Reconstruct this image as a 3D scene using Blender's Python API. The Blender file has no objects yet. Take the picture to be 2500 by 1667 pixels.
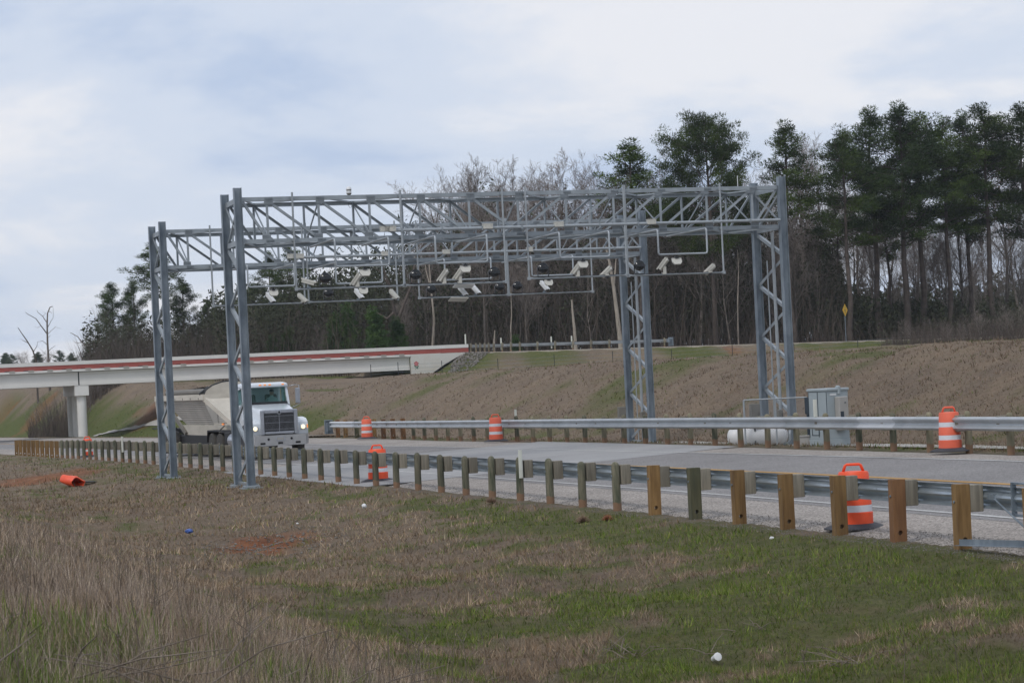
import bpy, math, random
import numpy as np
from mathutils import Vector, Matrix
random.seed(7); RNG = np.random.default_rng(7)
sc = bpy.context.scene
COL = sc.collection
R_ = math.radians
# ---------------------------------------------------------------- camera
F = 5439.0; CAMZ = 2.531; ROLL = R_(2.75); CR, SR = math.cos(ROLL), math.sin(ROLL); HZ = 85.0
cd = bpy.data.cameras.new('camera'); cam = bpy.data.objects.new('camera', cd); COL.objects.link(cam)
cam.matrix_world = Matrix(((CR, SR, 0, 0), (0, 0, -1, 0), (-SR, CR, 0, CAMZ), (0, 0, 0, 1)))
cd.sensor_width = 36; cd.lens = 36 * F / 2500
cd.shift_x = -HZ * SR / 2500; cd.shift_y = HZ * CR / 2500
cd.clip_start = 0.2; cd.clip_end = 6000
cd.dof.use_dof = True; cd.dof.focus_distance = 60; cd.dof.aperture_fstop = 13
sc.camera = cam
# ---------------------------------------------------------------- world, sun, exposure
SUN_EL, SUN_AZ = R_(52), R_(215)      # azimuth clockwise from +Y; behind the camera to the left
w = bpy.data.worlds.new('World'); sc.world = w; w.use_nodes = True
nt = w.node_tree; nt.nodes.clear()
def N(t, **k):
    n = nt.nodes.new(t)
    for a, b in k.items():
        if a.startswith('i_'): n.inputs[a[2:].replace('_', ' ')].default_value = b
        else: setattr(n, a, b)
    return n
out = N('ShaderNodeOutputWorld'); bg = N('ShaderNodeBackground')
sky = N('ShaderNodeTexSky', sky_type='NISHITA', sun_disc=False)
sky.sun_elevation = SUN_EL; sky.sun_rotation = SUN_AZ; sky.air_density = 1.0; sky.dust_density = 1.5
tc = N('ShaderNodeTexCoord')
sep = N('ShaderNodeSeparateXYZ'); nt.links.new(tc.outputs['Generated'], sep.inputs[0])
# flat cloud deck: direction / (height + small) gives the plane coordinates of the deck
zz = N('ShaderNodeMath', operation='ADD'); zz.inputs[1].default_value = 0.16; nt.links.new(sep.outputs['Z'], zz.inputs[0])
zm = N('ShaderNodeMath', operation='MAXIMUM'); zm.inputs[1].default_value = 0.05; nt.links.new(zz.outputs[0], zm.inputs[0])
dx = N('ShaderNodeMath', operation='DIVIDE'); dy = N('ShaderNodeMath', operation='DIVIDE')
nt.links.new(sep.outputs['X'], dx.inputs[0]); nt.links.new(zm.outputs[0], dx.inputs[1])
nt.links.new(sep.outputs['Y'], dy.inputs[0]); nt.links.new(zm.outputs[0], dy.inputs[1])
cmb = N('ShaderNodeCombineXYZ'); nt.links.new(dx.outputs[0], cmb.inputs[0]); nt.links.new(dy.outputs[0], cmb.inputs[1])
mp = N('ShaderNodeMapping'); mp.inputs['Scale'].default_value = (1.15, 1.0, 1); mp.inputs['Rotation'].default_value = (0, 0, R_(38)); mp.inputs['Location'].default_value = (3.4, 1.3, 0)
nt.links.new(cmb.outputs[0], mp.inputs[0])
n1 = N('ShaderNodeTexNoise'); n1.inputs['Scale'].default_value = 0.8; n1.inputs['Detail'].default_value = 9; n1.inputs['Roughness'].default_value = 0.58; n1.inputs['Distortion'].default_value = 0.25
nt.links.new(mp.outputs[0], n1.inputs['Vector'])
r1 = N('ShaderNodeValToRGB'); r1.color_ramp.interpolation = 'EASE'
r1.color_ramp.elements[0].position = 0.36; r1.color_ramp.elements[0].color = (0.47, 0.565, 0.745, 1)
r1.color_ramp.elements[1].position = 0.62; r1.color_ramp.elements[1].color = (0.80, 0.81, 0.855, 1)
e = r1.color_ramp.elements.new(0.49); e.color = (0.625, 0.69, 0.81, 1)
nt.links.new(n1.outputs['Fac'], r1.inputs['Fac'])
skm = N('ShaderNodeVectorMath', operation='SCALE'); skm.inputs['Scale'].default_value = 0.1; nt.links.new(sky.outputs[0], skm.inputs[0])
mx = N('ShaderNodeMixRGB'); mx.inputs['Fac'].default_value = 0.93
nt.links.new(skm.outputs[0], mx.inputs['Color1']); nt.links.new(r1.outputs[0], mx.inputs['Color2'])
nt.links.new(mx.outputs[0], bg.inputs['Color']); bg.inputs['Strength'].default_value = 1.0
nt.links.new(bg.outputs[0], out.inputs['Surface'])
sl = bpy.data.lights.new('sun', 'SUN'); sl.energy = 1.25; sl.angle = R_(14); sl.color = (1, 0.955, 0.9)
so = bpy.data.objects.new('sun', sl); COL.objects.link(so)
sd = Vector((math.sin(SUN_AZ) * math.cos(SUN_EL), math.cos(SUN_AZ) * math.cos(SUN_EL), math.sin(SUN_EL)))
so.rotation_euler = sd.to_track_quat('Z', 'Y').to_euler(); so.location = (0, 0, 60)
sc.view_settings.view_transform = 'Standard'; sc.view_settings.look = 'None'; sc.view_settings.exposure = 0.12; sc.view_settings.gamma = 1
sc.render.engine = 'CYCLES'
sc.cycles.max_bounces = 6; sc.cycles.transparent_max_bounces = 6

# ---------------------------------------------------------------- geometry helpers
def ray(px, py):
    """unit-depth ray through a point of the 2500x1667 photograph"""
    ddx, ddy = px - 1250, py - 833.5
    return ((ddx * CR - ddy * SR) / F, 1.0, -((ddx * SR + ddy * CR) - HZ) / F)
def at(px, py, Y):
    r = ray(px, py); return Vector((r[0] * Y, Y, CAMZ + r[2] * Y))

class MB:
    def __init__(s): s.v = []; s.f = []
    def add(s, vs, fs):
        o = len(s.v); s.v += [tuple(p) for p in vs]; s.f += [tuple(i + o for i in f) for f in fs]
    def box(s, c, d, M=None, b=0.0):
        x, y, z = d[0] / 2, d[1] / 2, d[2] / 2; c = Vector(c)
        if b <= 0:
            vs = [Vector((i * x, j * y, k * z)) for k in (-1, 1) for j in (-1, 1) for i in (-1, 1)]
            fs = [(0, 2, 3, 1), (4, 5, 7, 6), (0, 1, 5, 4), (2, 6, 7, 3), (0, 4, 6, 2), (1, 3, 7, 5)]
        else:   # chamfered on the vertical and top edges
            b = min(b, x * .9, y * .9, z * .9)
            ring = lambda X, Y_, Z: [Vector(p) for p in ((X - b, -Y_, Z), (X, -Y_ + b, Z), (X, Y_ - b, Z), (X - b, Y_, Z), (-X + b, Y_, Z), (-X, Y_ - b, Z), (-X, -Y_ + b, Z), (-X + b, -Y_, Z))]
            rs = [ring(x - b, y - b, -z), ring(x, y, -z + b), ring(x, y, z - b), ring(x - b, y - b, z)]
            vs = sum(rs, []); fs = [tuple(range(7, -1, -1)), tuple(range(24, 32))]
            for r in range(3):
                for i in range(8):
                    j = (i + 1) % 8; fs.append((r * 8 + i, r * 8 + j, r * 8 + 8 + j, r * 8 + 8 + i))
        if M is not None: vs = [M @ p for p in vs]
        s.add([c + p for p in vs], fs); return s
    def bar(s, p, q, w_, h, up=(0, 0, 1)):
        p, q = Vector(p), Vector(q); d = (q - p).normalized(); up = Vector(up)
        if abs(d.dot(up)) > .98: up = Vector((0, 1, 0))
        sx = d.cross(up).normalized(); uz = sx.cross(d).normalized()
        vs = []
        for e_ in (p, q):
            for a, b in ((-1, -1), (1, -1), (1, 1), (-1, 1)): vs.append(e_ + sx * a * w_ / 2 + uz * b * h / 2)
        s.add(vs, [(3, 2, 1, 0), (4, 5, 6, 7), (0, 1, 5, 4), (1, 2, 6, 5), (2, 3, 7, 6), (3, 0, 4, 7)]); return s
    def lbar(s, p, q, a=.08, t=.01, n1=(0, 1, 0), flip=1):
        """steel angle: two legs of width a; n1 = normal of the first leg"""
        p, q = Vector(p), Vector(q); d = (q - p).normalized(); n1 = Vector(n1)
        n1 = (n1 - d * n1.dot(d)).normalized(); sx = d.cross(n1).normalized() * flip
        prof = [(0, 0), (a, 0), (a, t), (t, t), (t, a), (0, a)]
        vs = [e_ + sx * (u - a / 2) + n1 * v_ for e_ in (p, q) for u, v_ in prof]
        fs = [(i, (i + 1) % 6, (i + 1) % 6 + 6, i + 6) for i in range(6)] + [(5, 4, 3, 2, 1, 0), tuple(range(6, 12))]
        s.add(vs, fs); return s
    def tube(s, pts, r, n=8, r2=None, cap=True):
        pts = [Vector(p) for p in pts]; rr = r if isinstance(r, (list, tuple)) else [r + ((r2 if r2 is not None else r) - r) * i / (len(pts) - 1) for i in range(len(pts))]
        vs = []; prev = None
        for i, p in enumerate(pts):
            a = pts[max(i - 1, 0)]; b = pts[min(i + 1, len(pts) - 1)]; d = (b - a).normalized()
            if prev is None:
                u = d.cross(Vector((0, 0, 1)) if abs(d.z) < .95 else Vector((1, 0, 0))).normalized()
            else: u = (prev - d * prev.dot(d)).normalized()
            prev = u; v_ = d.cross(u)
            vs += [p + (u * math.cos(2 * math.pi * k / n) + v_ * math.sin(2 * math.pi * k / n)) * rr[i] for k in range(n)]
        fs = []
        for i in range(len(pts) - 1):
            for k in range(n):
                k2 = (k + 1) % n; fs.append((i * n + k, i * n + k2, (i + 1) * n + k2, (i + 1) * n + k))
        if cap: fs += [tuple(range(n - 1, -1, -1)), tuple(range((len(pts) - 1) * n, len(pts) * n))]
        s.add(vs, fs); return s
    def lathe(s, prof, n=24, c=(0, 0, 0), M=None):
        c = Vector(c); vs = []
        for r, z in prof:
            for k in range(n): vs.append(Vector((r * math.cos(2 * math.pi * k / n), r * math.sin(2 * math.pi * k / n), z)))
        fs = []
        for i in range(len(prof) - 1):
            for k in range(n):
                k2 = (k + 1) % n; fs.append((i * n + k, i * n + k2, (i + 1) * n + k2, (i + 1) * n + k))
        fs += [tuple(range(n - 1, -1, -1)), tuple(range((len(prof) - 1) * n, len(prof) * n))]
        if M is not None: vs = [M @ p for p in vs]
        s.add([c + p for p in vs], fs); return s
    def prism(s, poly, off):
        """polygon (3D points) extruded by the vector off"""
        n = len(poly); poly = [Vector(p) for p in poly]; off = Vector(off)
        vs = poly + [p + off for p in poly]
        fs = [tuple(range(n - 1, -1, -1)), tuple(range(n, 2 * n))] + [(i, (i + 1) % n, n + (i + 1) % n, n + i) for i in range(n)]
        s.add(vs, fs); return s
    def grid(s, rows):
        o = len(s.v); n = len(rows[0])
        for r in rows: s.v += [tuple(p) for p in r]
        for i in range(len(rows) - 1):
            for j in range(n - 1):
                a = o + i * n + j; s.f.append((a, a + 1, a + n + 1, a + n))
        return s
    def build(s, name, mat, parent=None, smooth=False, autos=None):
        me = bpy.data.meshes.new(name); me.from_pydata(s.v, [], s.f); me.update()
        if mat is not None: me.materials.append(mat)
        if smooth or autos:
            me.shade_smooth() if not autos else me.shade_auto_smooth(angle=R_(autos)) if hasattr(me, 'shade_auto_smooth') else me.shade_smooth()
        if autos:
            try: me.set_sharp_from_angle(angle=R_(autos))
            except Exception: pass
        o = bpy.data.objects.new(name, me); COL.objects.link(o)
        if parent is not None: o.parent = parent
        return o
def tag(o, label=None, cat=None, group=None, kind=None):
    for k, v_ in (('label', label), ('category', cat), ('group', group), ('kind', kind)):
        if v_: o[k] = v_
    return o
def empty(name, loc=(0, 0, 0), rz=0.0):
    o = bpy.data.objects.new(name, None); COL.objects.link(o); o.location = loc; o.rotation_euler = (0, 0, rz); o.empty_display_size = .2
    return o
def dup(root, loc=None, rz=None, scale=None):
    r = root.copy(); COL.objects.link(r)
    if loc is not None: r.location = loc
    if rz is not None: r.rotation_euler = (0, 0, rz)
    if scale is not None: r.scale = scale
    for ch in list(root.children):
        c = ch.copy(); COL.objects.link(c); c.parent = r
        for g in list(ch.children):
            d = g.copy(); COL.objects.link(d); d.parent = c
    return r

# ---------------------------------------------------------------- materials
MATS = {}
def mat(name, col, rough=.6, metal=0.0, var=0.0, scale=5.0, col2=None, bump=0.0, bscale=None, stretch=(1, 1, 1), spec=.5, orand=0.0, detail=5, emis=None, coat=0.0, lo=.3, hi=.7):
    m = bpy.data.materials.new(name); m.use_nodes = True; t = m.node_tree; b = t.nodes['Principled BSDF']
    b.inputs['Base Color'].default_value = (*col, 1); b.inputs['Roughness'].default_value = rough; b.inputs['Metallic'].default_value = metal
    b.inputs['Specular IOR Level'].default_value = spec; b.inputs['Coat Weight'].default_value = coat
    L = t.links.new
    if emis: b.inputs['Emission Color'].default_value = (*emis[0], 1); b.inputs['Emission Strength'].default_value = emis[1]
    if var or col2 or bump or orand:
        tc_ = t.nodes.new('ShaderNodeTexCoord'); mp_ = t.nodes.new('ShaderNodeMapping'); mp_.inputs['Scale'].default_value = stretch
        oi = t.nodes.new('ShaderNodeObjectInfo'); ad = t.nodes.new('ShaderNodeVectorMath'); ad.operation = 'ADD'
        mu = t.nodes.new('ShaderNodeMath'); mu.operation = 'MULTIPLY'; mu.inputs[1].default_value = 37.0; L(oi.outputs['Random'], mu.inputs[0])
        L(tc_.outputs['Object'], ad.inputs[0]); L(mu.outputs[0], ad.inputs[1]); L(ad.outputs[0], mp_.inputs[0])
        no = t.nodes.new('ShaderNodeTexNoise'); no.inputs['Scale'].default_value = scale; no.inputs['Detail'].default_value = detail; no.inputs['Roughness'].default_value = .6
        L(mp_.outputs[0], no.inputs['Vector'])
        rp = t.nodes.new('ShaderNodeValToRGB'); rp.color_ramp.elements[0].position = lo; rp.color_ramp.elements[1].position = hi
        c2 = col2 or tuple(min(1, c * (1 + var)) for c in col); c1 = col if col2 else tuple(c * (1 - var) for c in col)
        rp.color_ramp.elements[0].color = (*c1, 1); rp.color_ramp.elements[1].color = (*c2, 1)
        L(no.outputs['Fac'], rp.inputs['Fac']); src = rp.outputs['Color']
        if orand:
            hs = t.nodes.new('ShaderNodeHueSaturation'); mr = t.nodes.new('ShaderNodeMapRange'); L(oi.outputs['Random'], mr.inputs['Value'])
            mr.inputs['To Min'].default_value = 1 - orand; mr.inputs['To Max'].default_value = 1 + orand; L(mr.outputs[0], hs.inputs['Value']); L(src, hs.inputs['Color']); src = hs.outputs['Color']
        L(src, b.inputs['Base Color'])
        if bump:
            n2_ = t.nodes.new('ShaderNodeTexNoise'); n2_.inputs['Scale'].default_value = bscale or scale * 4; n2_.inputs['Detail'].default_value = 4; L(mp_.outputs[0], n2_.inputs['Vector'])
            bp = t.nodes.new('ShaderNodeBump'); bp.inputs['Strength'].default_value = 1; bp.inputs['Distance'].default_value = bump; L(n2_.outputs['Fac'], bp.inputs['Height']); L(bp.outputs[0], b.inputs['Normal'])
    MATS[name] = m; return m
GALV = mat('galvanised_steel', (.115, .145, .175), .5, .3, scale=2.6, col2=(.30, .345, .385), bump=.002, bscale=30, stretch=(1, 1, .45), lo=.3, hi=.75, detail=8)
GALVD = mat('galvanised_angle', (.30, .335, .36), .5, .3, var=.16, scale=3)
GALVG = mat('galvanised_plate', (.19, .215, .235), .55, .3, var=.2, scale=5)
PIPE = mat('galvanised_pipe', (.34, .37, .39), .45, .35, var=.12, scale=4)
RAILM = mat('rail_steel', (.36, .385, .40), .42, .55, scale=1.2, col2=(.50, .52, .535), bump=.001, bscale=6)
RAILN = mat('rail_steel_bright', (.30, .345, .38), .33, .6, scale=2.0, col2=(.44, .49, .52))
RAILW = mat('rail_steel_new', (.56, .58, .60), .4, .35, var=.06, scale=3)
POSTG = mat('post_wood_green', (.055, .065, .040), .85, scale=4, col2=(.185, .165, .115), bump=.004, bscale=14, stretch=(3, 3, .5), orand=.25, lo=.35, hi=.7)
POSTO = mat('post_wood_orange', (.125, .066, .022), .8, scale=3.5, col2=(.285, .17, .062), bump=.003, bscale=14, stretch=(4, 4, .35), orand=.18)
POSTD = mat('post_wood_dark', (.055, .06, .035), .8, scale=4, col2=(.11, .10, .05), bump=.003, bscale=14, stretch=(4, 4, .4))
POSTB = mat('post_wood_brown', (.13, .06, .025), .8, scale=4, col2=(.22, .11, .045), bump=.003, bscale=14, stretch=(4, 4, .4), orand=.2)
POSTF = mat('post_wood_pale', (.13, .125, .08), .85, scale=4, col2=(.24, .21, .14), bump=.004, bscale=14, stretch=(3, 3, .5), orand=.2)
BLOCK = mat('block_wood_grey', (.15, .135, .105), .85, scale=5, col2=(.29, .26, .205), bump=.003, bscale=16, stretch=(4, 4, .35), orand=.22)
ORANGE = mat('drum_orange', (.80, .085, .022), .5, var=.08, scale=3, orand=.04)
ORANGE2 = mat('drum_orange_faded', (.74, .135, .07), .55, var=.08, scale=3)
BANDW = mat('reflective_white', (.66, .67, .70), .35, var=.05, scale=12)
BANDO = mat('reflective_orange', (.76, .10, .02), .35, var=.06, scale=12)
RUBBER = mat('black_rubber', (.045, .047, .055), .8, var=.3, scale=6)
CONC = mat('bridge_concrete', (.68, .67, .635), .85, var=.06, scale=.6, bump=.002, bscale=8)
CONCD = mat('bridge_girder', (.68, .67, .635), .85, var=.05, scale=.5)
REDP = mat('red_paint', (.34, .085, .07), .75, var=.12, scale=.9)
WHITEC = mat('device_white', (.66, .67, .67), .45, var=.04, scale=8)
BEIGE = mat('device_beige', (.53, .52, .47), .5, var=.06, scale=8)
BLACKG = mat('device_black', (.008, .008, .01), .25, coat=.3)
DARKM = mat('dark_metal', (.03, .032, .035), .5, .3)
GLASSD = mat('dark_glass', (.01, .012, .014), .08)
CAB = mat('cabinet_grey', (.34, .39, .41), .5, .1, var=.05, scale=3)
CABD = mat('cabinet_seam', (.03, .045, .06), .6)
CABB = mat('cabinet_beige', (.36, .35, .33), .6, var=.05, scale=3)
BOXB = mat('box_brown', (.17, .16, .14), .7, var=.1, scale=4)
TANKW = mat('tank_white', (.66, .66, .66), .45, var=.04, scale=3)
REDCAP = mat('tank_red', (.55, .06, .05), .5)
DELIN = mat('delineator_white', (.62, .63, .56), .5, var=.05, scale=6)
BRANCH = mat('bark_grey_brown', (.075, .062, .053), .9, scale=1.2, col2=(.22, .19, .165), orand=.5)
TWIG = mat('twig_grey', (.14, .112, .098), .9, scale=.5, col2=(.26, .225, .20), orand=.35)
PBARK = mat('pine_bark', (.05, .04, .033), .9, scale=1.5, col2=(.12, .095, .08), bump=.02, bscale=5, orand=.3)
DEADW = mat('dead_wood_pale', (.26, .22, .18), .85, scale=2, col2=(.42, .37, .31), bump=.01, bscale=6, stretch=(2, 2, .5))
def needle_mat(name, c1, c2, orand=.3):
    m = mat(name, c1, .75, scale=.45, col2=c2, orand=orand, spec=.2, lo=.38, hi=.66, detail=3); return m
NEEDLE = needle_mat('pine_needles', (.019, .042, .008), (.095, .14, .026))
NEEDLE2 = needle_mat('pine_needles_dark', (.013, .031, .008), (.060, .098, .022))
NEEDLEY = needle_mat('young_pine_needles', (.028, .065, .018), (.075, .13, .03))
BRUSHM = mat('brush_twigs', (.040, .031, .025), .9, scale=.25, col2=(.115, .09, .072))
UNDERM = mat('undergrowth_leaves', (.014, .020, .008), .9, scale=.25, col2=(.05, .058, .022))

# ---------------------------------------------------------------- value noise
def vnoise(x, y, seed=0):
    x = np.asarray(x, float); y = np.asarray(y, float)
    xi = np.floor(x).astype(np.int64); yi = np.floor(y).astype(np.int64); fx = x - xi; fy = y - yi
    fx = fx * fx * (3 - 2 * fx); fy = fy * fy * (3 - 2 * fy)
    def h(a, b):
        n = (a * 374761393 + b * 668265263 + seed * 974711) & 0x7fffffff
        n = ((n ^ (n >> 13)) * 1274126177) & 0x7fffffff
        return ((n ^ (n >> 16)) & 0xffff) / 65535.0
    return (h(xi, yi) * (1 - fx) + h(xi + 1, yi) * fx) * (1 - fy) + (h(xi, yi + 1) * (1 - fx) + h(xi + 1, yi + 1) * fx) * fy
def fbm(x, y, o=4, seed=0):
    s = 0; a = .5; t = 0
    for i in range(o): s = s + a * vnoise(x * 2 ** i, y * 2 ** i, seed + i); t += a; a *= .55
    return s / t
def sstep(a, b, x):
    t = np.clip((np.asarray(x, float) - a) / (b - a), 0, 1); return t * t * (3 - 2 * t)

# ---------------------------------------------------------------- road alignment (line of the near rail's posts)
D_ = 1.905
def integ(p, n):
    x, y, h, k0, k1, k2 = p; o = []
    for i in range(n):
        o.append((x, y, h))
        for j in range(4):
            x += D_ / 4 * math.cos(h); y += D_ / 4 * math.sin(h); s = (i * 4 + j) / (n * 4); h += D_ / 4 * (k0 + k1 * s + k2 * s * s)
    return o
NEARP = integ((5.975, 30.212, 1.867, .003, -.011, .009), 48)
FARP = integ((10.795, 48.745, 1.859, .001, .000, -.003), 28)
x0, y0, h0 = NEARP[0]; NB = 60
LINE = [(x0 - math.cos(h0) * D_ * k, y0 - math.sin(h0) * D_ * k) for k in range(NB, 0, -1)] + [(a, b) for a, b, _ in NEARP]
xe, ye, he = NEARP[-1]
LINE += [(xe + math.cos(he) * 6 * k, ye + math.sin(he) * 6 * k) for k in range(1, 140)]
LP = np.array(LINE); LS = np.concatenate([[0], np.cumsum(np.hypot(*np.diff(LP, axis=0).T))]); S0 = LS[NB]; LS = LS - S0
def sd_of(x, y):
    """along-road distance s and signed offset d (towards the road positive) from the near post line"""
    x = np.atleast_1d(np.asarray(x, float)); y = np.atleast_1d(np.asarray(y, float))
    bs = np.full(x.shape, np.nan); best = np.full(x.shape, 1e18); bd = np.zeros(x.shape)
    for i in range(len(LP) - 1):
        ax, ay = LP[i]; ex, ey = LP[i + 1] - LP[i]; l2 = ex * ex + ey * ey
        t = np.clip(((x - ax) * ex + (y - ay) * ey) / l2, 0, 1); qx = x - ax - t * ex; qy = y - ay - t * ey; q = qx * qx + qy * qy
        m = q < best; l = math.sqrt(l2)
        best = np.where(m, q, best); bs = np.where(m, LS[i] + t * l, bs); bd = np.where(m, np.sign(qx * ey - qy * ex) * np.sqrt(q), bd)
    return bs, bd
def on_line(s, d=0.0):
    """point at arc s, offset d"""
    i = int(np.clip(np.searchsorted(LS, s) - 1, 0, len(LS) - 2)); a = LP[i]; e_ = (LP[i + 1] - LP[i]) / (LS[i + 1] - LS[i]); p = a + e_ * (s - LS[i])
    # smooth normal
    j = min(i + 1, len(LS) - 2); e2 = (LP[j + 1] - LP[j]) / (LS[j + 1] - LS[j]); f = (s - LS[i]) / (LS[i + 1] - LS[i]); k = max(i - 1, 0); e0 = (LP[k + 1] - LP[k]) / (LS[k + 1] - LS[k])
    ee = (e0 + e_) / 2 * (1 - f) + (e_ + e2) / 2 * f; ee /= np.hypot(*ee)
    return p[0] + ee[1] * d, p[1] - ee[0] * d, math.atan2(ee[1], ee[0])
def zn(s):
    t = np.asarray(s, float) / (48 * D_); tc_ = np.clip(t, 0, 1)
    z = -.097 - .427 * tc_ + .633 * tc_ ** 2 - .69 * tc_ ** 3
    return z - np.clip(s - 91, 0, None) * .0088
def zroad(s, d): return zn(s) + np.interp(s, [-60, 15, 38, 61, 100, 200], [.050, .049, .0395, .0295, .032, .020]) * np.clip(d, -1.5, 13)
NEAR_PROF_D = np.array([-400, -60, -30, -20, -14.5, -12.2, -10.6, -9.2, -7.5, -5, -2.6, -.9, 0])
NEAR_PROF_Z = np.array([2.6, 1.6, 1.35, 1.15, .98, .66, .12, -.36, -.50, -.42, -.16, -.05, 0])
def PW(s): return np.interp(s, [-60, 16, 39, 61, 90, 200], [9.6, 10.35, 11.28, 12.05, 13.0, 13.2])
# cross road over the bridge: line from A0 in direction AX
A0 = np.array((-46.3, 200.0)); AX = np.array((.9525, .3046)); AN = np.array((-AX[1], AX[0]))   # AN points away from the camera
def cross_z(t): return 5.02 - np.clip(np.asarray(t, float) - 40, 0, None) * .0135
T_AB = 38.8   # abutment position along the bridge line
def ground(x, y):
    x = np.atleast_1d(np.asarray(x, float)); y = np.atleast_1d(np.asarray(y, float)); s, d = sd_of(x, y)
    zr = zroad(s, d)
    near = zr + np.interp(d, NEAR_PROF_D, NEAR_PROF_Z) + (fbm(x / 3.1, y / 3.1, 3, 3) - .5) * .46 * sstep(-1.3, -4, d) + (fbm(x / .8, y / .8, 2, 9) - .5) * .17 * sstep(-.9, -2, d)
    # far side hill
    H = 2.92 + 1.7 * sstep(190, 245, s) - .95 * np.exp(-((s - 138) / 13) ** 2) + .2 * (fbm(x / 25, y / 25, 2, 5) - .5)
    pw = PW(s); flat = zroad(s, pw) - .03 - .30 * sstep(pw + .5, pw + 2.4, d)
    hill0 = flat + (H - flat) * sstep(17.0, 27.5, d) + np.clip(d - 27, 0, 120) * .006
    hill0 = hill0 + (fbm(x / 1.3, y / 1.3, 3, 21) - .5) * .30 * sstep(15, 19, d) + (fbm(x / 4, y / 4, 2, 31) - .5) * .35 * sstep(16, 20, d)
    far = np.where(d > pw + .3, hill0, zr)
    z = np.where(d < -.6, near, far)
    # cross road embankment (right of the abutment) and rising land beyond
    t = (x - A0[0]) * AX[0] + (y - A0[1]) * AX[1]; q = (x - A0[0]) * AN[0] + (y - A0[1]) * AN[1]
    top = cross_z(t) - .05
    prof = top - np.clip(-q - 1.0, 0, None) * .42 - np.clip(t * 0 + (T_AB + 5 - t), 0, None) * .62
    land = 3.2 + np.clip(q - 10, 0, None) * .012 + .6 * (fbm(x / 40, y / 40, 2, 8) - .5)
    prof = np.where(q > 10, np.maximum(top - (q - 10) * .3, land + 0 * t), prof)
    wgt = sstep(22, 45, d); prof = np.where(t > T_AB - 2, prof, -50 * (1 - wgt) + wgt * np.where(q > 12, land, -50))
    z = np.where(d > 17, np.maximum(z, prof), z)
    return z
def gz(x, y): return float(ground(x, y)[0])

# ---------------------------------------------------------------- ground sheet
def green_mask(x, y, s, d):
    """how green the grass is (0 dry .. 1 green) and how much bare clay shows"""
    n = fbm(x / 2.6 + 3, y / 2.6, 4, 40); n2 = fbm(x / 9, y / 9 + 7, 3, 41)
    nf = fbm(x / .75, y / .75, 3, 45); near_g = .92 * sstep(.43, .62, n * .30 + n2 * .16 + nf * .54 + .12 * sstep(-.5, 3.5, x) * sstep(48, 24, y) + .15 * np.exp(-((d + 1.3) / .9) ** 2) - .10 * sstep(-.5, -4, x) + .30 * sstep(-.8, -1.9, x) * sstep(17, 13, y))
    hill_g = sstep(.50, .66, fbm(x / 9, y / 5, 3, 44) * .7 + n * .3 - .04) * .75
    top_g = sstep(.36, .56, n2)
    t = (x - A0[0]) * AX[0] + (y - A0[1]) * AX[1]; q = (x - A0[0]) * AN[0] + (y - A0[1]) * AN[1]
    g = np.where(d < 0, near_g, np.where(d < 16, .25 + .6 * hill_g, hill_g))
    emb = (q > -9) & (d > 26) & (t > 35)
    g = np.where(emb, top_g * .8 + .1, g)
    lf = (s > 112) & (d > 14) & (d < 27)
    g = np.where(lf, np.clip(sstep(.95, .6, (d - 14) / 11 + .7 * (n2 - .5)) * 1.0, 0, 1), g)
    clay = np.where(lf & (s > 150), .55 * sstep(.68, .80, fbm(x / 5, y / 16, 3, 50) + .14 * np.exp(-((d - 22.0) / 2.6) ** 2)), 0)
    clay = np.where(d < -1, sstep(1.15, .5, np.hypot((x - CLAY[0]) / 1.15, (y - CLAY[1]) / 2.6) + 1.1 * (fbm(x / .5, y / .8, 3, 52) - .5)), clay)
    clay = np.maximum(clay, np.where((d < -1), sstep(1.2, .6, np.hypot((x - CLAY2[0]) / 2.6, (y - CLAY2[1]) / 6) + 1.0 * (fbm(x / .8, y / 1.5, 3, 53) - .5)) * .8, 0))
    clay = np.maximum(clay, np.where(emb & (t > 70), sstep(.62, .74, fbm(x / 6, y / 3, 3, 54)) * .5, 0))
    clay = np.maximum(clay, np.where((d > 9.5) & (d < 16), sstep(.66, .74, n) * .4, 0))
    return g, clay
def hit(px, py):
    """where the ray through a photo point meets the ground"""
    r = ray(px, py); Y = np.linspace(8, 330, 3000); z = ground(r[0] * Y, Y); k = np.argmax(CAMZ + r[2] * Y < z)
    return Vector((r[0] * Y[k], Y[k], float(z[k])))
CLAY = (0, 0); CLAY2 = (0, 0)
CLAY = tuple(hit(655, 1335))[:2]; CLAY2 = tuple(hit(90, 1165))[:2]

def pmesh(name, V, Fc, mats, attrs=None, smooth=False):
    me = bpy.data.meshes.new(name); V = np.asarray(V, np.float32); Fc = np.asarray(Fc, np.int32); k = Fc.shape[1]
    me.vertices.add(len(V)); me.vertices.foreach_set('co', V.ravel()); me.loops.add(Fc.size); me.loops.foreach_set('vertex_index', Fc.ravel())
    me.polygons.add(len(Fc)); me.polygons.foreach_set('loop_start', np.arange(0, Fc.size, k, dtype=np.int32))
    if smooth: me.polygons.foreach_set('use_smooth', np.ones(len(Fc), bool))
    for m in mats: me.materials.append(m)
    for an, (ty, data) in (attrs or {}).items():
        a = me.attributes.new(an, ty, 'POINT'); a.data.foreach_set('value' if ty == 'FLOAT' else 'color', np.asarray(data, np.float32).ravel())
    me.update(calc_edges=True); me.validate()
    o = bpy.data.objects.new(name, me); COL.objects.link(o); return o

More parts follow.
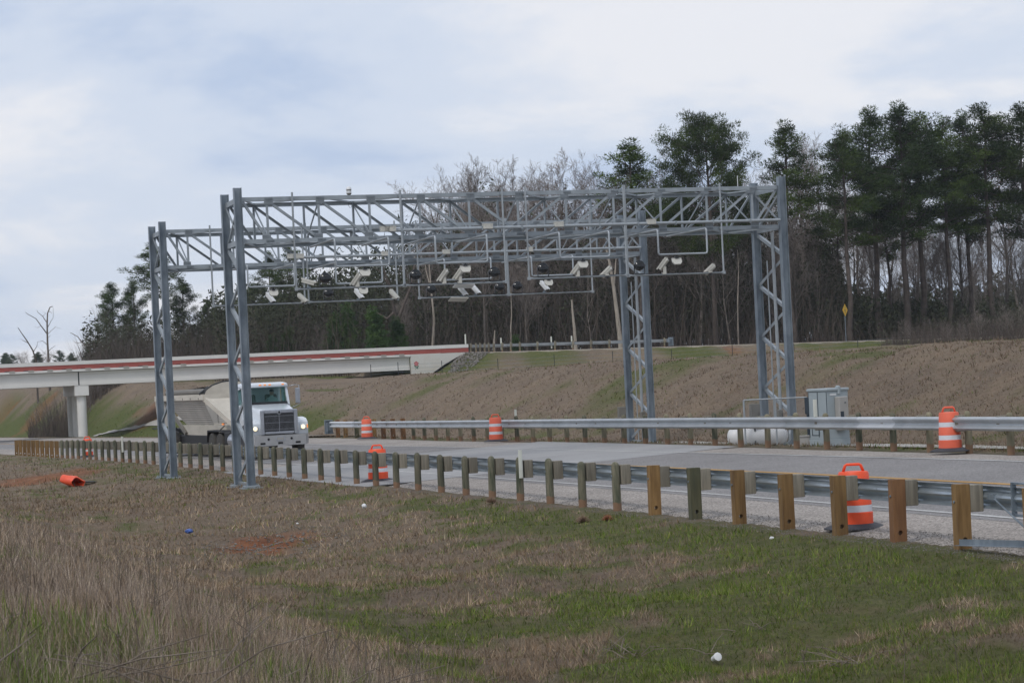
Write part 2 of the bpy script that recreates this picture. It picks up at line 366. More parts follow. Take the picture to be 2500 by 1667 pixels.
ang = np.concatenate([np.linspace(-180, -26, 40, endpoint=False), np.linspace(-26, 26, 430, endpoint=False), np.linspace(26, 180, 41)])
rad = np.concatenate([np.linspace(.5, 8, 10, endpoint=False), 8 * (150 / 8) ** np.linspace(0, 1, 330, endpoint=False), np.linspace(150, 330, 170, endpoint=False), 330 * (1300 / 330) ** np.linspace(0, 1, 18)])
AA, RR = np.meshgrid(np.radians(ang), rad); GX = (RR * np.sin(AA)).ravel(); GY = (RR * np.cos(AA)).ravel(); GS, GD = sd_of(GX, GY); GZ = ground(GX, GY)
GZ = np.where((GD > .15) & (GD < PW(GS) + .3), zroad(GS, GD) - .06, GZ)
na, nr = len(ang), len(rad); I = np.arange((nr - 1) * na).reshape(nr - 1, na)[:, :-1].ravel()
quads = np.stack([I, I + na, I + na + 1, I + 1], 1)[:, ::-1]
gm, cm = green_mask(GX, GY, GS, GD); gm = np.where(GD < 0, gm * .8, gm)
def ground_material():
    m = bpy.data.materials.new('grassy_ground'); m.use_nodes = True; t = m.node_tree; b = t.nodes['Principled BSDF']; L = t.links.new
    b.inputs['Roughness'].default_value = .95; b.inputs['Specular IOR Level'].default_value = .15
    A = lambda n: (lambda q: (setattr(q, 'attribute_name', n), q)[1])(t.nodes.new('ShaderNodeAttribute'))
    tc_ = t.nodes.new('ShaderNodeTexCoord')
    def nz(sc_, det=5, ro=.6, st=(1, 1, 1)):
        mp_ = t.nodes.new('ShaderNodeMapping'); mp_.inputs['Scale'].default_value = st; L(tc_.outputs['Object'], mp_.inputs[0])
        n = t.nodes.new('ShaderNodeTexNoise'); n.inputs['Scale'].default_value = sc_; n.inputs['Detail'].default_value = det; n.inputs['Roughness'].default_value = ro; L(mp_.outputs[0], n.inputs['Vector']); return n.outputs['Fac']
    def ramp(src, *els):
        r = t.nodes.new('ShaderNodeValToRGB'); L(src, r.inputs['Fac'])
        while len(r.color_ramp.elements) < len(els): r.color_ramp.elements.new(.5)
        for e_, (p, c) in zip(r.color_ramp.elements, els): e_.position = p; e_.color = (*c, 1)
        return r.outputs['Color']
    def mix(f, a, b_):
        x = t.nodes.new('ShaderNodeMixRGB'); (L(f, x.inputs['Fac']) if not isinstance(f, float) else setattr(x.inputs['Fac'], 'default_value', f)); L(a, x.inputs['Color1']); L(b_, x.inputs['Color2']); return x.outputs['Color']
    dry = ramp(nz(6.0, 8, .8, (1, 1, 1)), (.30, (.09, .067, .047)), (.52, (.205, .158, .115)), (.72, (.32, .255, .185)))
    dry2 = ramp(nz(.35, 4), (.35, (.14, .108, .088)), (.65, (.24, .182, .128)))
    dryc = mix(.45, dry, dry2)
    grn = ramp(nz(8.0, 8, .8), (.32, (.035, .048, .012)), (.55, (.095, .115, .030)), (.72, (.20, .19, .085)))
    cl = ramp(nz(1.4, 6, .7), (.3, (.14, .052, .026)), (.6, (.27, .115, .055)), (.78, (.36, .24, .15)))
    ga = A('green').outputs['Fac']
    def addn(f, amp, src):
        q = t.nodes.new('ShaderNodeMath'); q.operation = 'MULTIPLY_ADD'; L(src, q.inputs[0]); q.inputs[1].default_value = amp
        k = t.nodes.new('ShaderNodeMath'); k.operation = 'SUBTRACT'; L(f, k.inputs[0]); k.inputs[1].default_value = amp / 2; L(k.outputs[0], q.inputs[2]); q.use_clamp = True; return q.outputs[0]
    c = mix(addn(ga, 1.1, nz(2.4, 8, .75)), dryc, grn)
    c = mix(addn(A('clay').outputs['Fac'], .5, nz(2.5, 6)), c, cl)
    L(c, b.inputs['Base Color'])
    bp = t.nodes.new('ShaderNodeBump'); bp.inputs['Distance'].default_value = .12; bp.inputs['Strength'].default_value = 1; L(nz(4.5, 8, .75), bp.inputs['Height']); L(bp.outputs[0], b.inputs['Normal'])
    return m
GMAT = ground_material()
g_ob = pmesh('ground', np.stack([GX, GY, GZ], 1), quads, [GMAT], {'green': ('FLOAT', gm), 'clay': ('FLOAT', cm)}, True); tag(g_ob, kind='structure')

# ---------------------------------------------------------------- road surfaces
def road_mat(name, c1, c2, speck, sscale=90, wear=None):
    m = bpy.data.materials.new(name); m.use_nodes = True; t = m.node_tree; b = t.nodes['Principled BSDF']; L = t.links.new; b.inputs['Roughness'].default_value = .85; b.inputs['Specular IOR Level'].default_value = .3
    tc_ = t.nodes.new('ShaderNodeTexCoord')
    n = t.nodes.new('ShaderNodeTexNoise'); n.inputs['Scale'].default_value = .25; n.inputs['Detail'].default_value = 7; n.inputs['Roughness'].default_value = .65; L(tc_.outputs['Object'], n.inputs['Vector'])
    r = t.nodes.new('ShaderNodeValToRGB'); r.color_ramp.elements[0].position = .32; r.color_ramp.elements[1].position = .68; r.color_ramp.elements[0].color = (*c1, 1); r.color_ramp.elements[1].color = (*c2, 1); L(n.outputs['Fac'], r.inputs['Fac'])
    v_ = t.nodes.new('ShaderNodeTexVoronoi'); v_.inputs['Scale'].default_value = sscale; L(tc_.outputs['Object'], v_.inputs['Vector'])
    hs = t.nodes.new('ShaderNodeMapRange'); L(v_.outputs['Color'], hs.inputs['Value']); hs.inputs['To Min'].default_value = 1 - speck; hs.inputs['To Max'].default_value = 1 + speck
    x = t.nodes.new('ShaderNodeVectorMath'); x.operation = 'SCALE'; L(r.outputs['Color'], x.inputs[0]); L(hs.outputs[0], x.inputs['Scale']); L(x.outputs[0], b.inputs['Base Color'])
    bp = t.nodes.new('ShaderNodeBump'); bp.inputs['Distance'].default_value = .006; L(v_.outputs['Distance'], bp.inputs['Height']); L(bp.outputs[0], b.inputs['Normal'])
    return m
SHOULD = road_mat('chip_seal_shoulder', (.25, .222, .197), (.345, .31, .278), .6, 34)
ASPH = road_mat('asphalt_lane', (.185, .175, .17), (.245, .233, .226), .45, 40)
CONCR = road_mat('concrete_panel', (.27, .265, .262), (.34, .335, .33), .08, 30)
LINEW = road_mat('line_white', (.33, .325, .31), (.50, .495, .48), .25, 30)
LINEY = road_mat('line_yellow', (.36, .205, .065), (.46, .27, .095), .15, 30)
SS = np.concatenate([np.arange(-100, 92, 1.0), np.arange(92, 700, 6.0)])
def strip(name, d0, d1, lift, m, s0=-100, s1=700, label=None, wob=0.0):
    rows = []; ss = [s for s in SS if s0 < s < s1]; ss = [s0] + ss + [s1]
    for i, s in enumerate(ss):
        a = d0(s) if callable(d0) else d0; b_ = d1(s) if callable(d1) else d1; k = max(1, int(abs(b_ - a) / 1.2))
        row = []
        for j in range(k + 1 if not callable(d0) and not callable(d1) else 9):
            n_ = (k if not callable(d0) and not callable(d1) else 8)
            dd = a + (b_ - a) * j / n_; x_, y_, _ = on_line(s, dd); row.append((x_, y_, float(zroad(s, dd)) + lift - (.09 if callable(d0) and lift == 0.0 and j in (0, n_) else 0)))
        rows.append(row)
    o = MB().grid(rows).build(name, m); tag(o, kind='structure'); return o
EDGE_N, YEL, EDGE_F = 2.44, 5.66, 8.92   # offsets, checked against the photograph
ED = lambda s: -.28 - .45 * float(fbm(s / 1.7, 3.3, 3, 70)) 
strip('road_shoulder', ED, lambda s: float(PW(s)) + .25 + .5 * float(fbm(s / 1.9, 8.3, 3, 71)) - .1, 0.0, SHOULD)
strip('road', EDGE_N - .25, EDGE_F + .1, .004, ASPH)
strip('concrete_slab', lambda s: -.2 - .3 * float(fbm(s / .8, 1.3, 2, 77)), lambda s: float(PW(s)) - .35, .008, CONCR, 30.4, 48.3)
strip('edge_line', EDGE_N, EDGE_N + .12, .012, LINEW)
strip('edge_line', EDGE_F - .14, EDGE_F - .02, .012, LINEW)
strip('centre_line', YEL, YEL + .17, .012, LINEY)

CONCP = road_mat('path_concrete', (.30, .285, .255), (.40, .38, .345), .1, 30)
def ribbon(name, pts, wdt, lift, m):
    rows = []
    for i, (x_, y_) in enumerate(pts):
        a = Vector(pts[max(i - 1, 0)]); b_ = Vector(pts[min(i + 1, len(pts) - 1)]); n_ = (b_ - a).normalized(); n_ = Vector((n_.y, -n_.x))
        rows.append([(x_ + n_.x * k * wdt / 2, y_ + n_.y * k * wdt / 2, gz(x_ + n_.x * k * wdt / 2, y_ + n_.y * k * wdt / 2) + lift) for k in (-1, -.5, 0, .5, 1)])
    o = MB().grid(rows).build(name, m); tag(o, kind='structure'); return o
pp = []
for s_ in np.arange(20, 95, 1.5):
    dd = float(np.interp(s_, [20, 42, 73, 88, 95], [15.9, 15.9, 15.0, 13.4, 13.1])); a, b_, _ = on_line(s_, dd); pp.append((a, b_))
ribbon('concrete_path', pp, 1.1, .05, CONCP)
# concrete ditch lining climbing the bank under the bridge
dh = [hit(px, py) for px, py in ((236, 1063), (260, 1058), (320, 1046), (383, 1034), (450, 1020), (520, 1003))]
dp = []
for a, b_ in zip(dh[:-1], dh[1:]):
    for k in range(6): dp.append((a.x + (b_.x - a.x) * k / 6, a.y + (b_.y - a.y) * k / 6))
ribbon('concrete_ditch', dp, .8, .10, CONCP)

# ================================================================= GUARDRAILS
def stain(m, zt=.14, col=(.23, .13, .075)):
    t = m.node_tree; b = t.nodes['Principled BSDF']; L = t.links.new; src = b.inputs['Base Color'].links[0].from_socket
    tc_ = t.nodes.new('ShaderNodeTexCoord'); sp = t.nodes.new('ShaderNodeSeparateXYZ'); L(tc_.outputs['Object'], sp.inputs[0])
    n = t.nodes.new('ShaderNodeTexNoise'); n.inputs['Scale'].default_value = 9; L(tc_.outputs['Object'], n.inputs['Vector'])
    a = t.nodes.new('ShaderNodeMath'); a.operation = 'MULTIPLY_ADD'; L(n.outputs['Fac'], a.inputs[0]); a.inputs[1].default_value = .12; L(sp.outputs['Z'], a.inputs[2])
    r = t.nodes.new('ShaderNodeMapRange'); L(a.outputs[0], r.inputs['Value']); r.inputs['From Min'].default_value = zt + .05; r.inputs['From Max'].default_value = zt + .075; r.inputs['To Min'].default_value = .85; r.inputs['To Max'].default_value = 0; r.clamp = True
    x = t.nodes.new('ShaderNodeMixRGB'); L(r.outputs[0], x.inputs['Fac']); L(src, x.inputs['Color1']); x.inputs['Color2'].default_value = (*col, 1); L(x.outputs[0], b.inputs['Base Color'])
stain(POSTG); stain(POSTF)
def mesh_of(mb, name, m, autos=None):
    o = mb.build(name, m, autos=autos); me = o.data; bpy.data.objects.remove(o); return me
ROUND = [mesh_of(MB().lathe([(.083, -.06), (.085, .1), (.082, .5), (.08, .80), (.074, .835), (.06, .865), (.035, .885), (.01, .892)], 18), 'round_post', m, 50) for m in (POSTG, POSTF)]
def sq_post(m, h=.86):
    mb = MB(); hx, hy = .075, .10; zc, r = .125, .037
    def face(x_):
        P = []
        for k in range(8):
            a = math.pi / 8 + k * math.pi / 4; P.append(Vector((x_, math.cos(a) * r, zc + math.sin(a) * r)))
        return P
    ins = [face(-hx), face(hx)]
    outr = []
    for x_ in (-hx, hx):
        outr.append([Vector((x_, hy, h)) if k == 0 else None for k in range(4)])
        outr[-1] = [Vector((x_, hy, h)), Vector((x_, -hy, h)), Vector((x_, -hy, -.06)), Vector((x_, hy, -.06))]
    vs = ins[0] + ins[1] + outr[0] + outr[1]; fs = []
    for sI, o_ in ((0, 16), (8, 20)):     # octagon 0..7 starting at 22 deg (y+,z+)
        q = [(0, 1, 0), (2, 3, 1), (4, 5, 2), (6, 7, 3)]
        for a, b_, c in q:
            fs.append((sI + a, sI + b_, o_ + c))
        fs += [(sI + 1, sI + 2, o_ + 1, o_ + 0), (sI + 3, sI + 4, o_ + 2, o_ + 1), (sI + 5, sI + 6, o_ + 3, o_ + 2), (sI + 7, sI + 0, o_ + 0, o_ + 3)]
    for k in range(8): fs.append((k, (k + 1) % 8, 8 + (k + 1) % 8, 8 + k))
    for k in range(4): fs.append((16 + k, 16 + (k + 1) % 4, 20 + (k + 1) % 4, 20 + k))
    mb.add(vs, fs); return mesh_of(mb, 'square_post', m)
SQ = {k: sq_post(m) for k, m in (('O', POSTO), ('D', POSTD), ('B', POSTB))}
BLK = mesh_of(MB().box((0, 0, .62), (.15, .20, .36), b=.008), 'blockout', BLOCK)
BOLT = mesh_of(MB().tube([(0, -.012, 0), (0, .012, 0)], .018, 8), 'bolt', GALV)
WP = [(0.0, -.156), (.018, -.152), (.075, -.118), (.083, -.100), (.078, -.080), (.012, -.030), (0, 0), (.012, .030), (.078, .080), (.083, .100), (.075, .118), (.018, .152), (0, .156)]
def rail_seg(fn, a, b, off, sgn, zc, m, name, parent, lap=0.0, fade=0):
    """W-beam along fn(s, offset) -> (x, y, heading, z)"""
    rows = []; n = max(2, int((b - a) / .48) + 1)
    prof = [(u + lap, v_) for u, v_ in WP] + [(u + lap - .004, v_) for u, v_ in WP[::-1]]; prof.append(prof[0])
    for i in range(n + 1):
        s_ = a + (b - a) * i / n; row = []
        for u, v_ in prof:
            x_, y_, h_, z_ = fn(s_, off + sgn * u); row.append((x_, y_, z_ + zc + v_))
        rows.append(row)
    return MB().grid(rows).build(name, m, parent, autos=28)
def near_fn(s, d):
    x_, y_, h_ = on_line(s, d); return x_, y_, h_, float(zroad(s, 0))
FARX = integ((10.795, 48.745, 1.859, .001, .000, -.003), 28)
FPT = list(FARP); xx, yy, hh = FARP[-1]
for k in range(14):
    xx += math.cos(hh) * D_; yy += math.sin(hh) * D_; hh -= .0006 * k; FPT.append((xx, yy, hh))
FPT = [(FARP[0][0] - math.cos(FARP[0][2]) * D_ * k, FARP[0][1] - math.sin(FARP[0][2]) * D_ * k, FARP[0][2]) for k in (4, 3, 2, 1)] + FPT
def far_fn(s, d):
    t = s / D_ + 4; i = int(min(max(t, 0), len(FPT) - 2)); f = t - i; a, b_ = FPT[i], FPT[i + 1]; h_ = a[2] * (1 - f) + b_[2] * f
    tt = s / D_ / 28; z_ = .35 - .175 * tt - .322 * tt ** 2 + .135 * tt ** 3
    return a[0] + (b_[0] - a[0]) * f + math.sin(h_) * d, a[1] + (b_[1] - a[1]) * f - math.cos(h_) * d, h_, z_
def place_post(fn, s_, kind, parent, side, stretch=1.0, block=True):
    x_, y_, h_, z_ = fn(s_, 0); me = ROUND[0] if kind == 'G' else ROUND[1] if kind == 'F' else SQ[kind]
    o = bpy.data.objects.new('post', me); COL.objects.link(o); o.parent = parent; o.location = (x_, y_, z_); o.rotation_euler = (random.uniform(-.012, .012), random.uniform(-.012, .012), h_ + random.uniform(-.03, .03) + (math.pi if side < 0 else 0)); o.scale = (1, 1, stretch)
    if block:
        b_ = bpy.data.objects.new('blockout', BLK); COL.objects.link(b_); b_.parent = o
        b_.location = (0, -.19 if kind in 'GF' else -.203, random.uniform(-.012, .012) - (stretch - 1) * .6 + (.07 if side > 0 else .015)); b_.rotation_euler = (0, 0, random.uniform(-.05, .05))
    q = bpy.data.objects.new('bolt', BOLT); COL.objects.link(q); q.parent = o; q.location = (0, .085 if kind in 'GF' else .103, .63)
    return o
nr = empty('guardrail', (0, 0, 0)); tag(nr, 'long guardrail on the near side of the road, seen from behind with timber posts', 'guardrail')
sq_kind = {0: 'O', 1: 'B', 2: 'O', 3: 'O', 4: 'O', 5: 'D', 6: 'O', -1: 'O'}
NPOST = {}
for i in range(-1, 58):
    k = sq_kind.get(i, 'G' if i < 48 else 'O'); NPOST[i] = place_post(near_fn, i * D_, k, nr, 1, random.uniform(1.02, 1.07), True)
s_ = -4.5
k = 0
while s_ < 57 * D_:
    rail_seg(near_fn, s_, s_ + 3.91, .292, 1, .69, RAILN, 'rail_beam', nr, .005 * (k % 2)); s_ += 3.81; k += 1
# end anchor: ground strut, channel post and cable at the right-hand end
a = Vector(near_fn(-.3, -.10)[:2] + (0,)); zb = near_fn(0, 0)[3]
p = Vector((*near_fn(-.1, -.14)[:2], zb + .06)); q = Vector((*near_fn(-5.6, -.02)[:2], zb + .30))
MB().lbar(p, q, .085, .008, (0, 0, 1)).build('ground_strut', GALV, nr)
cpx, cpy, _, _ = near_fn(-.9, .30); MB().box((cpx, cpy, zb + .69), (.03, .07, .44), Matrix.Rotation(1.867, 4, 'Z')).box((cpx + .05, cpy - .12, zb + .90), (.34, .06, .03), Matrix.Rotation(1.867, 4, 'Z')).box((cpx + .05, cpy - .12, zb + .48), (.34, .06, .03), Matrix.Rotation(1.867, 4, 'Z')).build('channel_post', GALV, nr)
c0 = Vector((*near_fn(-.32, .30)[:2], zb + .70)); c1 = Vector((*near_fn(-2.2, .12)[:2], zb + .03))
MB().tube([c0, c1], .014, 6).build('anchor_cable', GALV, nr); MB().box(c0, (.16, .05, .08), Matrix.Rotation(1.867, 4, 'Z')).build('cable_bracket', GALV, nr)

fr = empty('guardrail', (0, 0, 0)); tag(fr, 'guardrail on the far side of the road, its steel face towards us', 'guardrail')
for i in list(range(-4, 28)) + [28, 29, 30, 31, 32, 33, 34.4, 35.4]:
    k = 'F' if i < 28 else {28: 'B', 29: 'B', 30: 'B', 31: 'O', 32: 'B', 33: 'D', 34.4: 'O', 35.4: 'B'}[i]
    if i < 28 and random.random() < .3: k = 'G'
    x_, y_, h_, z_ = far_fn(i * D_, 0)
    o = place_post(far_fn, i * D_, k, fr, -1, random.uniform(.97, 1.05), i < 33)
FEND = 35.6 * D_
edges = [-4 * D_]
while edges[-1] + 3.81 < 32.6 * D_: edges.append(edges[-1] + 3.81)
edges.append(32.6 * D_); edges.append(FEND)
def s_at_px(px):
    for s_ in np.arange(-6, 66, .02):
        x_, y_, h_, z_ = far_fn(s_, -.3); u = (1250 + F * x_ / y_ * CR + (CAMZ - z_ - .6) * F / y_ * SR + HZ * SR)
        if u < px: return s_
SW0, SW1 = s_at_px(2186), s_at_px(2103)
cuts = sorted([e for e in edges if not (SW0 - .5 < e < SW1 + .5)] + [SW0, SW1])
for i, (a, b_) in enumerate(zip(cuts[:-1], cuts[1:])):
    wh = (a >= SW0 - .01 and b_ <= SW1 + .01) or b_ == FEND
    o = rail_seg(far_fn, a, b_ + (.1 if b_ != FEND else 0), -.285, -1, .635, RAILW if wh else RAILM, 'rail_beam', fr, .006 if wh else .004 * (i % 2))
    if wh: o['label'] = 'brighter, newer rail section'
x_, y_, h_, z_ = far_fn(FEND + .35, -.33); Mh = Matrix.Rotation(h_, 4, 'Z')
hd = MB(); hd.box((x_, y_, z_ + .52), (.05, .42, .72), Mh)
for dz in (-.33, .33): hd.box((x_ + .03, y_ - .1, z_ + .52 + dz), (.34, .42, .03), Mh)
hd.box(Vector((x_, y_, z_ + .52)) + Mh @ Vector((-.22, .12, 0)), (.4, .03, .5), Mh).box(Vector((x_, y_, z_ + .55)) + Mh @ Vector((-.35, 0, 0)), (.3, .18, .36), Mh)
hd.build('impact_head', GALV, fr)

# white marker posts fixed to guardrail posts
def delin(fn, s_, off, z0, z1, label, wd=.09):
    x_, y_, h_, z_ = fn(s_, off); mb = MB(); rows = []
    prof = [(-wd / 2, .008), (-wd / 4, 0), (wd / 4, 0), (wd / 2, .008)]
    M = Matrix.Rotation(h_ - math.pi / 2, 4, 'Z')
    mb.prism([M @ Vector((a, b_, 0)) for a, b_ in prof] + [M @ Vector((a, b_ - .006, 0)) for a, b_ in prof[::-1]], (0, 0, z1 - z0))
    o = mb.build('delineator', DELIN); o.location = (x_, y_, z_ + z0); tag(o, label, 'delineator', 'white delineators on the guardrail posts'); return o
delin(near_fn, 10 * D_ - .12, .0, .49, 1.10, 'white strip delineator on the round post midway along the near guardrail')
delin(near_fn, 24 * D_ - .12, .0, .45, 1.08, 'white strip delineator just right of the front leg of the nearer gantry')
delin(near_fn, 37 * D_ - .12, .0, .42, 1.10, 'white strip delineator left of the farther gantry, near the bridge pier')
delin(far_fn, 19 * D_, -.02, .70, 1.16, 'pale delineator standing behind the far guardrail right of the second drum')
delin(far_fn, 5.35 * D_, .02, .74, 1.24, 'tan delineator standing in front of the right leg of the nearer gantry', .11)

# ================================================================= TRAFFIC DRUMS
def make_drum(label, mo=ORANGE, base=True):
    t = empty('traffic_drum'); tag(t, label, 'traffic drum', 'orange and white traffic drums')
    segs = [(.275, .06, .285, .27, mo, 'drum_body'), (.265, .27, .27, .40, BANDW, 'reflective_band'), (.255, .40, .262, .57, mo, 'drum_body'), (.245, .57, .25, .69, BANDW, 'reflective_band')]
    MB().lathe([(.262, .055), (.262, .25), (.250, .258), (.248, .262), (.247, .37), (.250, .375), (.248, .385), (.243, .54), (.236, .55), (.234, .555), (.233, .665), (.236, .67), (.234, .68), (.226, .86), (.208, .89), (.06, .898)], 32).build('drum_body', mo, t, autos=35)
    for (r1, z1, r2, z2) in ((.2495, .264, .2485, .369), (.2355, .557, .2345, .664)):
        MB().lathe([(r1 - .01, z1), (r1 + .001, z1), (r2 + .001, z2), (r2 - .01, z2)], 32).build('reflective_band', BANDW, t, autos=35)
    hb = MB(); hb.tube([(-.15, 0, .885), (-.115, 0, .985), (-.09, 0, 1.0), (.09, 0, 1.0), (.115, 0, .985), (.15, 0, .885)], .022, 8); hb.build('handle', mo, t, smooth=True)
    if base: MB().lathe([(.47, 0), (.47, .018), (.43, .03), (.31, .075), (.285, .08), (.05, .08)], 28).build('rubber_base', RUBBER, t, autos=30)
    return t
dl = ['nearest drum, behind the timber posts at the right, bright orange', 'drum standing against the far guardrail at the right, two white bands', 'drum behind the round timber posts near the middle, bright orange',
      'drum against the far guardrail near the middle of the picture', 'farthest drum of the far guardrail, near the square impact head', 'small distant drum behind the posts beside the bridge pier']
d0_ = None
for i, ((s_, d_), lb) in enumerate(zip([(4.7, .70), (18.15, 10.1), (32.85, .75), (52.35, 11.0), (72.2, 11.5), (86.4, .85)], dl)):
    x_, y_, h_ = on_line(s_, d_); t = make_drum('orange traffic drum: ' + lb if False else lb, ORANGE if i in (0, 2, 5) else ORANGE2)
    t.location = (x_, y_, float(zroad(s_, d_)) + .012 + (.02 if i in (1, 3, 4) else 0)); t.rotation_euler = (0, 0, random.uniform(-.2, .2))
    if i in (0, 2): t.scale = (1.06, 1.06, 1.0); t.location.z -= .03

# ================================================================= TOLL GANTRIES
class Gantry:
    def __init__(g, P0, P1, label, zcov):
        g.P0 = Vector((*P0, 0)); v_ = Vector((P1[0] - P0[0], P1[1] - P0[1])); g.L = v_.length; g.a = math.atan2(v_.y, v_.x)
        g.e1 = Vector((math.cos(g.a), math.sin(g.a), 0)); g.e2 = Vector((-math.sin(g.a), math.cos(g.a), 0))
        g.root = empty('toll_gantry', g.P0, g.a); tag(g.root, label, 'gantry', 'toll gantries spanning the road'); g.zcov = zcov
        g.zt, g.zb, g.W = 8.06, 6.83, 2.16; g.build()
    def pl(g, px, py, ly=0.0):
        """photo point -> local (lx, z) on the plane ly"""
        r = Vector(ray(px, py)); C = Vector((0, 0, CAMZ)); P = g.P0 + g.e2 * ly; t = (P - C).dot(g.e2) / r.dot(g.e2); q = C + r * t
        return (q - g.P0).dot(g.e1), q.z
    def world(g, lx, ly, z): p = g.P0 + g.e1 * lx + g.e2 * ly; return Vector((p.x, p.y, z))
    def build(g):
        L, W, zt, zb, rt = g.L, g.W, g.zt, g.zb, g.root
        for sx, lx in ((0, 0.0), (1, L)):
            zg = {}
            for fy, ly in ((0, 0.0), (1, W)):
                p = g.world(lx, ly, 0); z0 = gz(p.x, p.y); zg[ly] = z0; ztop = 8.40
                mb = MB(); h = ztop - z0 + .02; zc = z0 + h / 2 - .02
                mb.box((lx, ly, zc), (.198, .013, h)); mb.box((lx - .107, ly, zc), (.016, .20, h)); mb.box((lx + .107, ly, zc), (.016, .20, h))
                o = mb.build('column', GALV, rt)
                bp = MB().box((lx, ly, z0 + .035), (.46, .40, .05), b=.004)
                for a in (-.18, .18):
                    for b_ in (-.15, .15): bp.tube([(lx + a, ly + b_, z0 + .03), (lx + a, ly + b_, z0 + .11)], .018, 6)
                bp.box((lx, ly, z0 - .10), (.62, .56, .21)).build('base_plate', GALVD, rt)
            zb0 = max(zg.values()) + .18
            zz_ = np.linspace(zb - .12, zb0, 9)       # lacing between the two columns
            for k in range(8):
                a, b_ = (W, 0) if k % 2 == 0 else (0, W)
                q = 1 if a else -1
                MB().lbar((lx, a - q * .1, zz_[k] - .03), (lx, b_ + q * .1, zz_[k + 1] + .03), .10, .012, (1, 0, 0), 1 if k % 2 else -1).build('lacing_bar', GALVD, rt)
            for z_, w_ in ((zt, .15), (zb, .15), (zb0 - .1, .07)): MB().lbar((lx, .1, z_), (lx, W - .1, z_), w_, .012, (1, 0, 0)).build('strut', GALVD, rt)
            MB().lbar((lx, W - .1, zt - .08), (lx, .1, zb + .1), .07, .01, (1, 0, 0)).build('cross_brace', GALVD, rt)
            MB().lbar((lx + .02, .1, zt - .08), (lx + .02, W - .1, zb + .1), .07, .01, (1, 0, 0), -1).build('cross_brace', GALVD, rt)
        # chords
        for ly, sg in ((0.0, 1), (W, -1)):
            for z_, up in ((zt, -1), (zb, 1)):
                mb = MB().lbar((.13, ly, z_), (L - .13, ly, z_), .12, .012, (0, sg, 0), 1); mb.box((L / 2, ly + sg * .06, z_ - up * .0 - .055 * up), (L - .26, .11, .012)); mb.build('chord', GALVD, rt)
        n = 11; xs = [.86 + (L - 1.86) * i / (n - 1) for i in range(n)]; g.xs = xs; mid = 5
        for ly in (0.0, W):
            sg = 1 if ly == 0 else -1; yy_ = ly + sg * .02
            for x_ in xs: MB().lbar((x_, yy_, zb + .05), (x_, yy_, zt - .05), .075, .009, (0, sg, 0)).build('upright', GALVD, rt)
            nodes = [.13] + xs + [L - .13]
            for i in range(len(nodes) - 1):
                a, b_ = nodes[i], nodes[i + 1]
                za, zb_ = (zt - .05, zb + .05) if i <= mid else (zb + .05, zt - .05)
                MB().lbar((a + .02, yy_ + .014 * sg, za), (b_ - .02, yy_ + .014 * sg, zb_), .075, .009, (0, sg, 0)).build('diagonal', GALVD, rt)
        for i, x_ in enumerate(xs):
            a, b_ = ((W - .05, zt - .08), (.05, zb + .08)) if i % 2 == 0 else ((.05, zt - .08), (W - .05, zb + .08))
            MB().lbar((x_, a[0], a[1]), (x_, b_[0], b_[1]), .05, .008, (1, 0, 0)).build('cross_brace', GALVD, rt)
            for zc, s2, zc2 in ((zt - .10, 1, zt), (zb + .10, -1, zb)):
                gp = MB().box((x_ + .05 * (1 if i <= mid else -1) * s2, .006, zc), (.26, .008, .14)).box((x_ + .05, -.008, zc2), (.24, .012, .07))
                for k in (-1, 0, 1): gp.tube([(x_ + .05 + k * .075, -.03, zc2), (x_ + .05 + k * .075, 0, zc2)], .017, 6)
                gp.build('gusset_plate', GALVG, rt)
        # flat lacing between front and rear chords
        nd = [.13] + xs + [L - .13]
        for z_, nm in ((zt + .02, 'top_lacing'), (zb - .02, 'bottom_lacing')):
            for i in range(len(nd) - 1):
                a, b_ = (0.05, W - .05) if i % 2 == 0 else (W - .05, .05)
                MB().bar((nd[i], a, z_), (nd[i + 1], b_, z_), .06, .045).build(nm, GALVD, rt)
    def conduit(g, px0, px1, boxes, r=.05):
        x0_, _ = g.pl(px0, 560); x1_ = g.L - .14; z_ = g.zb + .20; yy_ = -.10
        MB().tube([(x0_, yy_, z_), (x1_, yy_, z_)], r, 10).build('conduit', PIPE, g.root, autos=40)
        x_ = x0_ + .4
        while x_ < x1_: MB().box((x_, yy_, z_), (.035, .125, .125)).build('pipe_clamp', GALVD, g.root); x_ += 1.25
        for bx, wd in boxes:
            lx, _ = g.pl(bx, 560, yy_); o = MB().box((lx, yy_ - .03, z_ + .04), (wd, .16, .145), b=.008).build('junction_box', BEIGE, g.root)
            MB().box((lx, yy_ - .03, z_ + .117), (wd + .015, .175, .02)).box((lx - wd * .28, yy_ - .116, z_ + .08), (.02, .012, .05)).box((lx + wd * .28, yy_ - .116, z_ + .08), (.02, .012, .05)).build('lid', BEIGE, o)
    def frame(g, pxl, pxr, top, bot, ly=-.11, r=.031):
        """outer U of pipe, clamped to both chords; returns z of the low bar"""
        (a, zb_), (b_, _) = g.pl(pxl, bot, ly), g.pl(pxr, bot - .035 * (pxr - pxl), ly); zl = zb_
        c = .06
        fm = MB(); fm.tube([(a, ly, g.zt + .17), (a, ly, zl + c), (a + c * .3, ly, zl + c * .3), (a + c, ly, zl), (b_ - c, ly, zl), (b_ - c * .3, ly, zl + c * .3), (b_, ly, zl + c), (b_, ly, g.zt + .17)], r, 8)
        for x_ in (a, b_):
            for z_ in (g.zt - .02, g.zb): MB().box((x_, ly + .05, z_), (.10, .10, .06)).build('frame_clamp', GALVD, g.root)
            for z_ in np.arange(zl + .25, g.zb, .3): fm.lathe([(r + .004, 0), (r + .004, .03)], 8, (x_, ly, float(z_)))
            fm.box((x_, ly, zl), (.09, .085, .09))
        fm.build('drop_frame', PIPE, g.root, autos=50)
